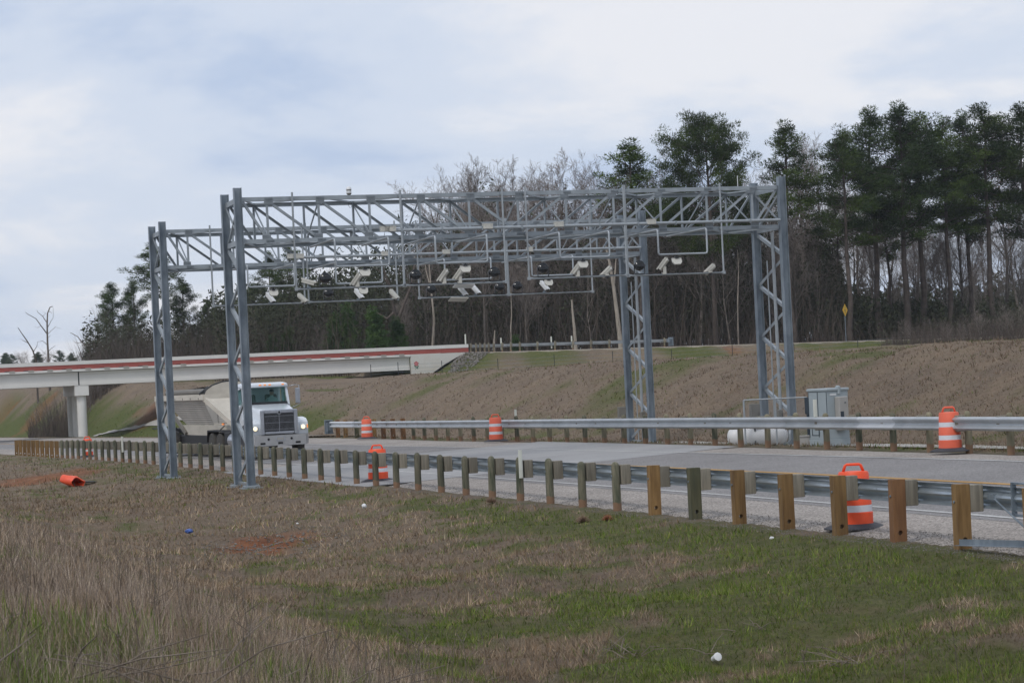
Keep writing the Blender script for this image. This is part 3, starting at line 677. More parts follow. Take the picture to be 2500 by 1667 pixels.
        # cable tied along the bar
        pts = []; n_ = 26
        for i in range(n_ + 1):
            x_ = a + .1 + (b_ - a - .2) * i / n_; pts.append((x_, ly - .03 + .012 * math.sin(i * 2.1), zl + .036 - .012 * abs(math.sin(i * 1.7))))
        MB().tube(pts, .008, 5).build('cable', BLACKG, g.root)
        return zl
    def inner(g, pxl, pxr, bot, ly=-1.55, r=.031):
        (a, zl), (b_, _) = g.pl(pxl, bot, ly), g.pl(pxr, bot - .035 * (pxr - pxl), ly); zt_ = g.zb - .10; c = .06
        MB().tube([(a, 1.75, zt_), (a, ly + c, zt_), (a, ly + c * .3, zt_ - c * .3), (a, ly, zt_ - c), (a, ly, zl + c), (a + c * .3, ly, zl + c * .3), (a + c, ly, zl), (b_ - c, ly, zl), (b_ - c * .3, ly, zl + c * .3), (b_, ly, zl + c), (b_, ly, zt_ - c), (b_, ly + c * .3, zt_ - c * .3), (b_, ly + c, zt_), (b_, 1.75, zt_)], r, 8).build('antenna_frame', PIPE, g.root, autos=50)
        return zl
G1 = Gantry((-7.80, 65.0), (8.69, 70.1), 'nearer steel lattice toll gantry, its legs the taller in view', 0)
G2 = Gantry((-11.80, 76.4), (4.99, 82.0), 'farther steel lattice toll gantry, seen lower behind the first one', 0)
G1.conduit(946, 1900, [(939, .28), (951, .36), (1190, .30), (1364, .28), (1590, .27)])
G2.conduit(735, 1560, [(705, .2), (726, .34), (937.5, .30), (1086, .27), (1290, .22)])
z1 = [G1.frame(724, 987, 467, 706), G1.frame(988, 1236, 467, 696.5), G1.frame(1292, 1531, 463, 680), G1.frame(1534, 1767, 456, 673)]
z2 = [G2.frame(521, 745, 552, 747), G2.frame(754, 971, 543, 737.5), G2.frame(1024, 1241, 540, 727.5), G2.frame(1243, 1447, 535, 719)]
i1 = [G1.inner(820, 951, 651), G1.inner(1065, 1191, 643), G1.inner(1368, 1489, 630), G1.inner(1608, 1727, 622)]
i2 = [G2.inner(606, 720, 701), G2.inner(821, 934, 693), G2.inner(1087, 1200, 684), G2.inner(1299, 1400, 674)]
# beacon and whip antennas on the nearer gantry
lx, z_ = G1.pl(852, 474, .3)
bc = MB().lathe([(.05, 8.1), (.05, 8.16), (.075, 8.18), (.075, 8.30)], 14, (lx, .3, 0)).build('beacon_base', BOXB, G1.root, autos=40)
MB().lathe([(.07, 8.30), (.085, 8.31), (.075, 8.36), (.04, 8.395), (.01, 8.40)], 14, (lx, .3, 0)).build('beacon_cap', WHITEC, bc, autos=60)
MB().lathe([(.077, 8.2), (.078, 8.27)], 14, (lx, .3, 0)).build('beacon_band', WHITEC, bc)
lp_ = [(lx + .05 * math.cos(t) + .02, .3, 7.86 + .09 * math.sin(t)) for t in np.linspace(.3, 2 * math.pi, 12)]
MB().tube(lp_, .006, 5).build('wire_loop', DARKM, G1.root)
for px in (1262, 1801): lx, _ = G1.pl(px, 450, .5); MB().tube([(lx, .5, 8.06), (lx, .5, 8.50)], .012, 6).build('whip_antenna', WHITEC, G1.root)
# conduits down the right-hand legs
for g, bs in ((G1, (-.1, .55, 1.0)), (G2, (-.2, .5, .95))):
    for k, (ly, r) in enumerate(((.75, .055), (1.25, .022))):
        p = g.world(g.L - .10, ly, 0); z0 = gz(p.x, p.y); MB().tube([(g.L - .05, ly, z0), (g.L - .05, ly, g.zb - (.12 if k == 0 else 1.0))], r, 8).build('riser_pipe', PIPE, g.root, autos=40)
def in_world(g, o, lx, ly, z): o.location = g.world(lx, ly, z); o.rotation_euler = (0, 0, g.a); return o
def floodlight(g, px, py, zbar, label):
    lx, _ = g.pl(px, py, -.11); t = empty('floodlight'); tag(t, label, 'floodlight', 'round black floodlights on the gantries')
    MB().tube([(-.165, 0, .31), (-.17, 0, .04), (-.12, 0, .005), (.12, 0, .005), (.17, 0, .04), (.165, 0, .31)], .017, 6).box((0, 0, .012), (.16, .10, .02)).build('yoke', BLACKG, t)
    M = Matrix.Rotation(R_(74), 4, 'X')
    b_ = MB().lathe([(.01, -.19), (.07, -.175), (.12, -.14), (.15, -.08), (.158, -.01), (.158, .05), (.15, .065), (.14, .07)], 24, (0, 0, .27), M).build('housing', BLACKG, t, autos=45)
    MB().lathe([(.138, .066), (.134, .074), (.02, .085)], 24, (0, 0, .27), M).build('lens', GLASSD, t, autos=60)
    kb = MB()
    for sx in (-1, 1): kb.tube([(sx * .15, 0, .27), (sx * .19, 0, .27)], .028, 8)
    kb.tube([(-.03, -.15, .33), (.03, -.15, .33)], .012, 6).build('knob', BLACKG, t)
    return in_world(g, t, lx, -.11, zbar + .03)
def camera_dev(g, px, py, zbar, d, label, cat='camera', stand=True, beige=False, below=False):
    """weatherproof camera: housing, sun hood, dark front, bracket; d = pointing direction in gantry axes"""
    lx, zc = g.pl(px, py, -.11); t = empty('camera_housing' if not below else 'bullet_camera'); tag(t, label, 'camera', 'roadside cameras on the gantries')
    d = Vector(d).normalized(); Mq = d.to_track_quat('Y', 'Z').to_matrix().to_4x4(); c = Vector((0, 0, zc - zbar)); m_ = BEIGE if beige else WHITEC; P = lambda x_, y_, z_: c + Mq @ Vector((x_, y_, z_))
    if below:
        b_ = MB().lathe([(.01, -.21), (.06, -.205), (.072, -.19), (.072, .18), (.066, .19)], 16, c, Mq @ Matrix.Rotation(R_(-90), 4, 'X')).build('housing', m_, t, autos=40)
        MB().prism([P(-.085, -.22, .02), P(-.07, -.22, .085), P(.07, -.22, .085), P(.085, -.22, .02), P(.078, -.22, .02), P(.062, -.22, .078), P(-.062, -.22, .078), P(-.078, -.22, .02)], Mq @ Vector((0, .46, 0))).build('sun_hood', m_, t)
        MB().lathe([(.06, .188), (.058, .196), (.01, .197)], 16, c, Mq @ Matrix.Rotation(R_(-90), 4, 'X')).build('lens', GLASSD, t)
        MB().box(c + Vector((.02, .02, -.13)), (.10, .12, .12), b=.02).tube([c + Vector((0, 0, -.02)), c + Vector((.02, .02, -.10))], .025, 8).build('illuminator', BLACKG, t)
    else:
        b_ = MB().box(c, (.125, .40, .115), Mq, b=.012).build('housing', m_, t)
        MB().prism([P(-.078, -.22, .03), P(-.072, -.22, .075), P(.072, -.22, .075), P(.078, -.22, .03), P(.070, -.22, .03), P(.064, -.22, .067), P(-.064, -.22, .067), P(-.070, -.22, .03)], Mq @ Vector((0, .47, 0))).build('sun_hood', m_, t)
        MB().box(P(0, .202, -.005), (.10, .006, .085), Mq).build('lens', GLASSD, t)
    br = MB().tube([(0, 0, .0), c * .55, c - Vector((0, 0, .05)) if c.z > 0 else c + Vector((0, 0, .06))], .022, 8).box((0, 0, .03 if c.z > 0 else -.02), (.12, .12, .05))
    if stand: br.box((.03, 0, max(.10, c.z * .45)), (.07, .09, max(.12, c.z * .7)))
    br.build('bracket', m_ if stand else GALV, t)
    pts = [P(0, -.2, -.03), P(0, -.26, -.1), Vector((.08, .05, .1)), Vector((.05, .03, .02))]; MB().tube(pts, .008, 5).build('cable', BLACKG, t)
    return in_world(g, t, lx, -.11, zbar)
def antenna(g, px, py, zbar, label, flat=False, w_=.30):
    ly = -1.55 if not flat else -.35
    lx, zc = g.pl(px, py, ly); t = empty('panel_antenna'); tag(t, label, 'antenna', 'beige panel antennas under the gantries')
    if flat:
        M = Matrix.Rotation(R_(-16), 4, 'X') @ Matrix.Rotation(R_(3), 4, 'Y')
        MB().box((0, 0, 0), (w_, .42, .035), M, b=.01).build('panel', WHITEC if py < 710 else BEIGE, t); MB().tube([(0, .0, .02), (0, .22, .14 if py < 710 else -.04)], .02, 8).box((0, .05, .04), (.14, .1, .05)).build('mount', GALV, t)
        return in_world(g, t, lx, ly, zc)
    M = Matrix.Rotation(R_(-28), 4, 'X')
    MB().prism([M @ Vector(p_) for p_ in ((-.155, 0, .10), (.155, 0, .10), (.155, 0, -.04), (.10, 0, -.12), (-.10, 0, -.12), (-.155, 0, -.04))], M @ Vector((0, .05, 0))).build('panel', BEIGE, t)
    h = zbar - zc
    MB().box((0, .03, .10), (.12, .07, .05)).tube([(0, .03, .10), (0, 0, h)], .022, 8).build('mount', BLACKG, t)
    return in_world(g, t, lx, ly, zc)
for px, py, zi, lb in ((794.6, 688, 0, 'first from the left leg'), (1015, 679, 1, 'second from the left'), (1206.6, 668, 1, 'third from the left'), (1326, 666, 2, 'fourth from the left'), (1561, 654, 3, 'farthest right')):
    floodlight(G1, px, py, z1[zi], 'black round floodlight on the nearer gantry, ' + lb)
for px, py, zi, lb in ((802, 722, 1, 'first from the left'), (1053.6, 714, 2, 'second from the left'), (1220, 706, 2, 'left of the middle pair of drop pipes'), (1263.6, 705, 3, 'right of the middle pair of drop pipes')):
    floodlight(G2, px, py, z2[zi], 'black round floodlight on the farther gantry, ' + lb)
LD = (-.38, .45, -.62)
for px, py, zi, lb in ((871, 683, 0, 'below the leftmost beige panel'), (1083, 673, 1, 'left one of the close pair'), (1121, 669, 1, 'right one of the close pair'), (1409, 656, 2, 'left of the drum-like bullet camera'), (1620, 645, 3, 'near the right end')):
    camera_dev(G1, px, py, z1[zi], LD, 'white tilted camera standing on the nearer gantry pipe, ' + lb, beige=True)
camera_dev(G1, 753, 689, z1[0], (.9, -.5, -.32), 'long white camera lying almost level, left end of the nearer gantry', beige=True, stand=False)
camera_dev(G1, 1481, 665, z1[2], (-.5, .5, -.55), 'beige bullet camera with black lamp below, left of the double pipes', below=True, beige=True)
camera_dev(G1, 1733, 659, z1[3], (-.5, .5, -.55), 'beige bullet camera at the far right end of the nearer gantry', below=True, beige=True)
RD = (.32, -.55, -.62)
for px, py, zi, lb in ((659, 727, 0, 'leftmost'), (875, 718, 1, 'beside the second panel'), (1129, 711, 2, 'left of the pair between flat panels'), (1160, 707, 2, 'right of the pair between flat panels'), (1328, 698, 3, 'rightmost')):
    camera_dev(G2, px, py, z2[zi], RD, 'white box camera tilted down on the farther gantry, ' + lb, stand=False)
camera_dev(G2, 738, 729, z2[0], (.45, -.5, -.55), 'beige bullet camera left of the first floodlight, farther gantry', below=True, beige=True)
camera_dev(G2, 961, 720, z2[1], (.35, -.5, -.6), 'beige bullet camera left of the middle, farther gantry', below=True, beige=True)
for px, py, zi, lb in ((892, 664, 0, 'first'), (1137, 655, 1, 'second'), (1424, 644, 2, 'third'), (1653, 636, 3, 'fourth')):
    antenna(G1, px, py, i1[zi], 'beige panel antenna under the nearer gantry, %s from the left' % lb)
for px, py, zi, lb in ((668.6, 714, 0, 'first from the left'), (888, 709, 1, 'second from the left'), (1340, 689, 3, 'farthest right')):
    antenna(G2, px, py, i2[zi], 'beige panel antenna under the farther gantry, ' + lb)
antenna(G2, 1132, 698, 0, 'flat white panel above the pair of box cameras, farther gantry', True, .72)
antenna(G2, 1119, 731, 0, 'flat beige panel below the pair of box cameras, farther gantry', True, .66)

# ================================================================= BRIDGE
def bl(t, q, z): return (A0[0] + AX[0] * t + AN[0] * q, A0[1] + AX[1] * t + AN[1] * q, z)
def bbox(mb, t0, t1, q0, q1, z0, z1_):
    z0a, z0b = z0 if isinstance(z0, tuple) else (z0, z0); z1a, z1b = z1_ if isinstance(z1_, tuple) else (z1_, z1_)
    vs = [bl(t0, q0, z0a), bl(t1, q0, z0b), bl(t1, q1, z0b), bl(t0, q1, z0a), bl(t0, q0, z1a), bl(t1, q0, z1b), bl(t1, q1, z1b), bl(t0, q1, z1a)]
    mb.add(vs, [(3, 2, 1, 0), (4, 5, 6, 7), (0, 1, 5, 4), (1, 2, 6, 5), (2, 3, 7, 6), (3, 0, 4, 7)]); return mb
def t_px(px, q=0.0):
    r = ray(px, 900); M2 = np.array([[r[0], -AX[0]], [1.0, -AX[1]]]); b_ = np.array([A0[0] + AN[0] * q, A0[1] + AN[1] * q]); return float(np.linalg.solve(M2, b_)[1])
br = empty('road_bridge', bl(0, 0, 0)); tag(br, 'pale concrete bridge with a red painted band carrying the cross road over the highway', 'bridge')
inv = Matrix.Translation(-Vector(bl(0, 0, 0)))
def bb(mb, name, m, parent=None, **k):
    mb.v = [tuple(Vector(v_) - Vector(bl(0, 0, 0))) for v_ in mb.v]; return mb.build(name, m, parent or br, **k)
T0, TJ, TA, TE = -30.0, t_px(192), t_px(1004), t_px(1146)
ZT, ZR1, ZR0, ZS, ZG1, ZG0 = 5.82, 5.49, 5.05, 4.87, 4.83, 3.62    # coping top, red band top/bottom, slab bottom, girder
bb(bbox(MB(), T0, TE, -.02, .26, ZR1, ZT), 'parapet_coping', CONC)
bb(bbox(MB(), T0, TE, .02, .24, ZR0 + .02, ZR1), 'painted_band', REDP)
bb(bbox(bbox(MB(), T0, TA - .02, -.03, .3, ZS, ZR0 + .02), T0, TA - .02, .3, 9.7, ZS, ZR0 - .12), 'deck_slab', CONC)
bb(bbox(MB(), T0, TE, 9.75, 10.0, ZS, ZT - .02), 'rear_parapet', CONC)
for ta, tb in ((T0, TJ - .06), (TJ + .06, TA - .05)):
    for q in (.35, 2.6, 4.9, 7.2, 9.0):
        g_ = bbox(MB(), ta, tb, q, q + .55, ZG0, ZG1); bbox(g_, ta, tb, q - .06, q + .61, ZG1 - .22, ZG1 - .012); bbox(g_, ta, tb, q - .04, q + .59, ZG0 - .02, ZG0 + .26); bb(g_, 'girder', CONCD)
dg = bbox(MB(), TJ - .055, TJ + .055, .36, .55, ZG0 + .02, ZG1 - .02); bb(dg, 'expansion_joint', DARKM)
for px in list(np.arange(22, 470, 46.6)) + [560, 607, 655, 702, 748, 795, 843, 890, 932, 976]:
    t_ = t_px(px); bb(bbox(MB(), t_, t_ + .5, -.06, 0.0, ZR0 - .10, ZR0 + .10), 'deck_drain', CONCP); bb(bbox(MB(), t_ - .42, t_, -.018, .03, ZR0 + .02, ZR0 + .08), 'drain_slot', DARKM)
CONCD2 = mat('joint_dark_red', (.20, .05, .045), .8)
for px in (80, 188, 300, 520, 640, 760, 880, 1003, 1080):
    t_ = t_px(px); bb(bbox(MB(), t_, t_ + .02, .014, .02, ZR0 + .03, ZR1 - .01), 'joint_line', CONCD2)
cap = bbox(MB(), t_px(181), t_px(215.5), 0.35, 9.6, 2.66, ZG0 - .025); bb(cap, 'pier_cap', CONC)
tc_m = (t_px(181) + t_px(215.5)) / 2
for q in (1.0, 4.9, 8.8):
    p = bl(tc_m, q, 0); g0 = gz(p[0], p[1]); mb = MB().lathe([(.43, g0 - .6), (.43, 2.66)], 28, (p[0], p[1], 0)); bb(mb, 'pier_column', CONC, autos=40)
# wing wall: trapezoid with a sloping foot, beige stains towards the ground
WINGM = mat('wing_wall_concrete', (.60, .585, .545), .85, scale=.25, col2=(.52, .46, .37), stretch=(1, 1, 1.6), lo=.5, hi=.7)
ww = MB(); tw = [(TA, 1.6), (TA, ZR0), (TE, ZR0), (TE, ZR0 - .25), (TE - .9, ZR0 - .3), (TE - 2.4, 4.0), (TE - 4.0, 3.0), (TE - 4.2, 1.6)]
ww.prism([bl(t, .02, z_) for t, z_ in tw], Vector(bl(0, .28, 0)) - Vector(bl(0, 0, 0))); bb(ww, 'wing_wall', WINGM)
# painted rose: bloom, petals, leaves, stem
ROSEP = mat('rose_pink', (.62, .22, .22), .8); ROSED = mat('rose_red', (.36, .07, .07), .8); LEAFP = mat('painted_leaf', (.07, .17, .11), .8)
rt_ = t_px(1017); rz_ = 2.53 + (917.5 - 876) * 212 / F + .02
def disc(mb, t, z_, r0, r1, q, n=12, rot=0):
    mb.add([bl(t + math.cos(a + rot) * r0 * (1 + .1 * math.sin(5 * a)), q, z_ + math.sin(a + rot) * r1 * (1 + .1 * math.sin(5 * a))) for a in np.linspace(0, 2 * math.pi, n, endpoint=False)], [tuple(range(n))])
mb = MB(); disc(mb, rt_, rz_, .22, .22, .008, 20); bb(mb, 'painted_rose', ROSED)
mb = MB()
for a in range(6): disc(mb, rt_ + .12 * math.cos(a * 1.05), rz_ + .12 * math.sin(a * 1.05), .07, .05, .004, 9, a)
disc(mb, rt_, rz_, .05, .06, .004, 9); bb(mb, 'painted_petals', ROSEP)
mb = MB()
for a, b_, ang_ in ((-.13, -.24, 2.4), (.14, -.28, .6), (.07, -.42, -.6)):
    n = 10; mb.add([bl(rt_ + a + math.cos(k) * .13 * math.cos(ang_) - math.sin(k) * .05 * math.sin(ang_), .006, rz_ + b_ + math.cos(k) * .13 * math.sin(ang_) + math.sin(k) * .05 * math.cos(ang_)) for k in np.linspace(0, 2 * math.pi, n, endpoint=False)], [tuple(range(n))])
mb.add([bl(rt_ - .01, .005, rz_ - .2), bl(rt_ + .02, .005, rz_ - .2), bl(rt_ - .1, .005, rz_ - .58), bl(rt_ - .13, .005, rz_ - .58)], [(0, 1, 2, 3)]); bb(mb, 'painted_leaves', LEAFP)

# cross road surface, its guardrail, riprap, sign, wire fence
rows = []
for t in np.arange(-60, 260, 4.0): rows.append([bl(t, q, float(cross_z(t)) + .02) for q in (.3, 3.4, 6.6, 9.7)])
tag(MB().grid(rows).build('cross_road', ASPH), kind='structure')
rows = []
for t in np.arange(TE + .2, 230, 3.0): rows.append([bl(t, q, float(cross_z(t)) + .032 - (.5 if q < -1 else 0)) for q in (-1.4, -.55, .5)])
tag(MB().grid(rows).build('road_verge_gravel', road_mat('verge_gravel', (.20, .175, .14), (.30, .265, .21), .3, 30)), kind='structure')
cg = empty('guardrail', bl(TE, 0, 0)); tag(cg, 'small distant guardrail beside the cross road, beyond the bridge wing wall', 'guardrail')
def cross_fn(s, d): p = bl(s, .2 - d, 0); return p[0], p[1], math.atan2(AX[1], AX[0]), float(cross_z(s)) + .03
for px in (1153, 1166, 1176, 1187, 1197, 1209, 1230, 1251, 1273, 1316, 1359, 1403, 1447, 1492, 1537, 1582, 1627):
    o = place_post(cross_fn, t_px(px), 'F', cg, -1, 1.0, True)
    for c_ in list(o.children):
        if c_.name.startswith('blockout'): c_.location.y = .2
for o in [c_ for c_ in cg.children]: o.rotation_euler[2] += 0
b0 = Vector(bl(TE, 0, 0))
for o in cg.children: o.location = o.location - b0
seg = list(np.arange(TE + .4, t_px(1640), 7.6)) + [t_px(1640)]
for a, b_ in zip(seg[:-1], seg[1:]):
    o = rail_seg(cross_fn, a, b_, -.30, -1, .62, RAILM, 'rail_beam', cg); o.location = -b0
hx = cross_fn(t_px(1643), 0); mb = MB().box((0, 0, 0), (.08, .55, .85)).box((-.3, 0, .1), (.6, .2, .35)); o = mb.build('impact_head', GALV, cg); o.location = Vector((hx[0], hx[1], hx[3] + .5)) - b0; o.rotation_euler = (0, 0, hx[2] + .7)
for k, (px, lb) in enumerate(((1144, 'at the end of the bridge parapet'), (1231, 'third post right of the bridge'), (1354, 'left of the broken pale trunk'), (1404, 'right of the broken pale trunk'))):
    t_ = t_px(px); p = bl(t_, .6, 0); mb = MB().box((0, 0, .55), (.14, .03, 1.15)); o = mb.build('delineator', DELIN); o.location = (p[0], p[1], float(cross_z(t_)) + .25 * (k > 0) + .7 * (k == 0)); tag(o, 'small white delineator on the cross road guardrail, ' + lb, 'delineator', 'white delineators on the cross road')
# yellow diamond sign, turned mostly away
SY = mat('sign_yellow', (.72, .42, .015), .45); SB = mat('sign_black', (.02, .02, .02), .6)
ymin0 = lambda a: A0[1] + AN[1] * 10.6 + AX[1] * t_px(a, 10.6)
sp = ray(2062, 757); Ys = ymin0(2062); px_, py_ = sp[0] * Ys, Ys; zs = CAMZ + sp[2] * Ys
sg = empty('warning_sign', (px_, py_, 0), R_(11)); tag(sg, 'yellow diamond warning sign seen nearly edge-on in front of the trees', 'sign')
zg_ = gz(px_, py_)
MB().tube([(0, 0, zg_ - .3), (0, 0, zs + .5)], .04, 8).build('sign_post', GALV, sg)
D = .66; rot = Matrix.Rotation(R_(46), 4, 'Z')
MB().prism([rot @ Vector(v_) + Vector((0, 0, zs)) for v_ in ((0, -.06, D), (D, -.06, 0), (0, -.06, -D), (-D, -.06, 0))], rot @ Vector((0, .02, 0))).build('sign_panel', SY, sg)
mk = MB()
for a, b_, c, d_ in ((-.05, .12, .10, .34), (-.22, -.06, .44, .08), (-.05, -.30, .10, .2)):
    mk.add([rot @ Vector((a, -.064, b_)) + Vector((0, 0, zs)), rot @ Vector((a + c, -.064, b_)) + Vector((0, 0, zs)), rot @ Vector((a + c, -.064, b_ + d_)) + Vector((0, 0, zs)), rot @ Vector((a, -.064, b_ + d_)) + Vector((0, 0, zs))], [(0, 1, 2, 3)])
mk.build('sign_marking', SB, sg)
# wire fence along the foot of the embankment
wf = empty('wire_fence', bl(0, 0, 0)); tag(wf, 'low wire fence on thin steel posts along the embankment foot', 'fence')
FP = []
for px in (905, 972, 1079, 1216, 1354, 1497, 1641, 1790, 1941, 2097, 2260, 2430):
    t_ = t_px(px, -7.0); p = bl(t_, -7.0, 0); z0 = gz(p[0], p[1]); FP.append(Vector((p[0], p[1], z0)) - Vector(bl(0, 0, 0)))
    MB().box((0, 0, .62), (.06, .04, 1.3)).box((0, 0, 1.2), (.062, .042, .12)).build('fence_post', DARKM, wf).location = FP[-1]
for h_ in (.35, .7, 1.05): MB().tube([p_ + Vector((0, 0, h_)) for p_ in FP], .009, 4).build('wire', GALV, wf)

# ================================================================= ROADSIDE EQUIPMENT BY THE RIGHT-HAND LEGS
def base_at(px, py, Y):
    p = at(px, py, Y); return Vector((p.x, p.y, gz(p.x, p.y)))
cb = base_at(2026, 1072, 67.8); cab = empty('equipment_cabinet', cb, R_(32)); tag(cab, 'tall grey metal equipment cabinet with an air conditioner, right of the gantry leg', 'cabinet')
MB().box((0, 0, .13), (.85, .92, .26), b=.01).build('plinth', CAB, cab)
MB().box((0, 0, .98), (.83, .90, 1.44), b=.012).build('cabinet_body', CAB, cab)
MB().box((0, 0, 1.745), (.90, .97, .09), b=.02).build('roof', CAB, cab)
MB().box((.05, -.42, 1.72), (.12, .16, .28), b=.03).build('vent_hood', CAB, cab)
ac = MB().box((.05, -.56, 1.02), (.36, .22, 1.02), b=.02).build('air_conditioner', CABB, cab)
MB().box((-.03, -.675, .92), (.12, .012, .32)).build('louvre', CABD, ac); MB().box((.1, -.675, 1.34), (.05, .012, .03)).build('control_panel', CABD, ac)
for y_ in (-.43, -.01, .42): MB().box((-.419, y_, 1.0), (.012, .022, 1.36)).build('door_seam', CABD, cab)
hs_ = MB(); hs_.box((-.421, .14, .72), (.012, .34, .02)).box((-.421, .30, .55), (.012, .02, .36)).box((-.421, -.03, .55), (.012, .02, .36)).box((-.421, .14, .38), (.012, .34, .02)); hs_.build('vent_frame', CABD, cab)
MB().box((0, -.425, 1.655), (.83, .006, .02)).build('door_seam', CABD, cab)
MB().box((-.18, -.455, 1.60), (.24, .012, .06)).build('name_plate', WHITEC, cab)
sbx = base_at(1973, 1000, 68.6); o = MB().box((0, 0, 1.28), (.10, .22, .52), b=.01).box((-.02, 0, .55), (.06, .06, 1.1)).build('conduit_box', CABD); o.location = sbx; o.rotation_euler = (0, 0, R_(30)); tag(o, 'narrow dark box on a pipe at the left edge of the tall cabinet', 'utility box')
lb = base_at(1962, 1066, 68.2); o = MB().box((0, 0, .17), (.34, .3, .34), b=.01).box((0, 0, .36), (.38, .34, .04)).build('ground_box', CABB); o.location = lb; tag(o, 'low beige box on the ground left of the tall cabinet', 'utility box')
# gas tank
tk = base_at(1850, 1072, 69.6); tank = empty('gas_tank', tk, R_(4)); tag(tank, 'white horizontal gas tank with a red dome, behind the far guardrail', 'gas tank')
M = Matrix.Rotation(R_(90), 4, 'Y')
MB().lathe([(.01, -.95), (.12, -.94), (.22, -.89), (.28, -.80), (.305, -.70), (.305, .70), (.28, .80), (.22, .89), (.12, .94), (.01, .95)], 28, (0, 0, .40), M).build('tank_shell', TANKW, tank, smooth=True)
MB().lathe([(.15, .62), (.15, .70), (.12, .775), (.05, .80), (.01, .802)], 18, (-.25, 0, 0)).build('valve_dome', REDCAP, tank, smooth=True)
for x_ in (-.6, .6): MB().box((x_, 0, .08), (.08, .42, .16)).build('saddle', BOXB, tank)
pd = base_at(1880, 1074, 69.5); o = MB().box((0, 0, .02), (3.6, 1.5, .10)).build('concrete_pad', CONCP); o.location = pd; o.rotation_euler = (0, 0, R_(8)); tag(o, kind='structure')
# pipe-framed chain link panel with boxes
f0, f1 = base_at(1820, 1072, 69.0), base_at(1974, 1068, 68.9); fn_ = empty('chain_link_panel', f0); tag(fn_, 'galvanised pipe frame with chain link mesh between the tank and the cabinet', 'fence')
dv = f1 - f0; dv.z = 0; Lf = dv.length; dv.normalize(); H_ = 1.54
MB().tube([(0, 0, 0), (0, 0, H_)], .03, 8).build('fence_post', PIPE, fn_); MB().tube([dv * Lf, dv * Lf + Vector((0, 0, H_))], .03, 8).build('fence_post', PIPE, fn_); MB().tube([dv * Lf * .5, dv * Lf * .5 + Vector((0, 0, H_))], .025, 8).build('fence_post', PIPE, fn_)
MB().tube([(0, 0, H_), dv * Lf + Vector((0, 0, H_))], .022, 8).build('top_rail', PIPE, fn_)
mb = MB(); k = 0.0
while k < Lf + H_:
    a, b_ = max(0, k - H_), min(k, Lf); mb.tube([dv * a + Vector((0, 0, k - a)), dv * b_ + Vector((0, 0, k - b_))], .0028, 3, cap=False); a2, b2 = Lf - a, Lf - b_
    mb.tube([dv * a2 + Vector((0, 0, k - a)), dv * b2 + Vector((0, 0, k - b_))], .0028, 3, cap=False); k += .09
mb.build('chain_link', PIPE, fn_)
def ubox(px, py, Y, w_, h, zc, label, m_=BOXB):
    p = base_at(px, py, Y); t = empty('utility_box', p, R_(20)); tag(t, label, 'utility box')
    MB().box((0, 0, zc), (w_, .18, h), b=.008).build('box_body', m_, t); MB().box((.0, -.093, zc), (w_ - .05, .012, h - .06)).build('box_door', m_, t); MB().tube([(0, .05, 0), (0, .05, zc)], .03, 6).build('box_post', DARKM, t); MB().box((w_ * .28, -.105, zc), (.02, .02, .08)).build('handle', DARKM, t)
ubox(1846, 1072, 69.3, .30, .62, 1.10, 'large brown box left of the right leg of the nearer gantry')
ubox(1906, 1072, 70.4, .17, .34, 1.00, 'small brown box seen between the columns of the nearer gantry right leg')
ubox(1521, 1070, 80.5, .27, .62, 1.10, 'brown box left of the right leg of the farther gantry')
ubox(1572, 1070, 82.6, .16, .32, 1.02, 'small brown box inside the right leg of the farther gantry')
q0 = base_at(1884, 1060, 69.6); o = MB().tube([(0, 0, .10), (.35, 0, .10), (.5, 0, .14), (.56, 0, .26), (.58, 0, .6)], .04, 8).tube([(-.1, .1, .02), (.9, .1, .02)], .03, 8).build('conduit_bend', PIPE, smooth=True); o.location = q0; tag(o, 'grey conduit bend near the ground at the gantry right leg', 'conduit')

# ================================================================= TRUCK
TW = mat('truck_paint_white', (.62, .66, .70), .25, coat=.5, var=.03, scale=2); CHR = mat('chrome', (.42, .44, .48), .28, .75, var=.12, scale=3); TCREAM = mat('trailer_cream', (.58, .54, .465), .6, scale=1.1, col2=(.43, .395, .33), stretch=(.6, 1, 2), lo=.45, hi=.8)
TGREY = mat('trailer_side_dirty', (.34, .32, .29), .7, scale=.9, col2=(.46, .435, .395)); TBLK = mat('chassis_black', (.012, .012, .013), .7); TYRE = mat('tyre_dusty', (.05, .046, .04), .85, var=.3, scale=6); GRL = mat('grille_dark', (.02, .02, .022), .5, .4)
AMB = mat('amber_light', (.80, .25, .06), .35, emis=((1, .35, .08), .4)); HEADL = mat('headlight_lit', (.9, .85, .7), .3, emis=((1.0, .80, .45), 1.1)); HID = mat('headlight_lens', (.55, .58, .6), .15)
WGL = bpy.data.materials.new('windscreen_glass'); WGL.use_nodes = True; t = WGL.node_tree; b = t.nodes['Principled BSDF']; b.inputs['Base Color'].default_value = (.02, .05, .05, 1); b.inputs['Roughness'].default_value = .04
tr = t.nodes.new('ShaderNodeBsdfTransparent'); tr.inputs[0].default_value = (.72, .93, .89, 1); ms = t.nodes.new('ShaderNodeMixShader'); ms.inputs[0].default_value = .28; t.links.new(tr.outputs[0], ms.inputs[1]); t.links.new(b.outputs[0], ms.inputs[2]); t.links.new(ms.outputs[0], t.nodes['Material Output'].inputs[0])
best = min(np.arange(50, 110, .1), key=lambda q: abs((lambda a: 1250 + F * a[0] / a[1] * CR + (CAMZ + .3) * F / a[1] * SR + HZ * SR)(on_line(q, 3.75)) - 688))
tx, ty, th = on_line(best, 3.75); tx2, ty2, th2 = on_line(best + 9, 3.75)
thd = math.atan2(ty - ty2, tx - tx2) + R_(2.0)
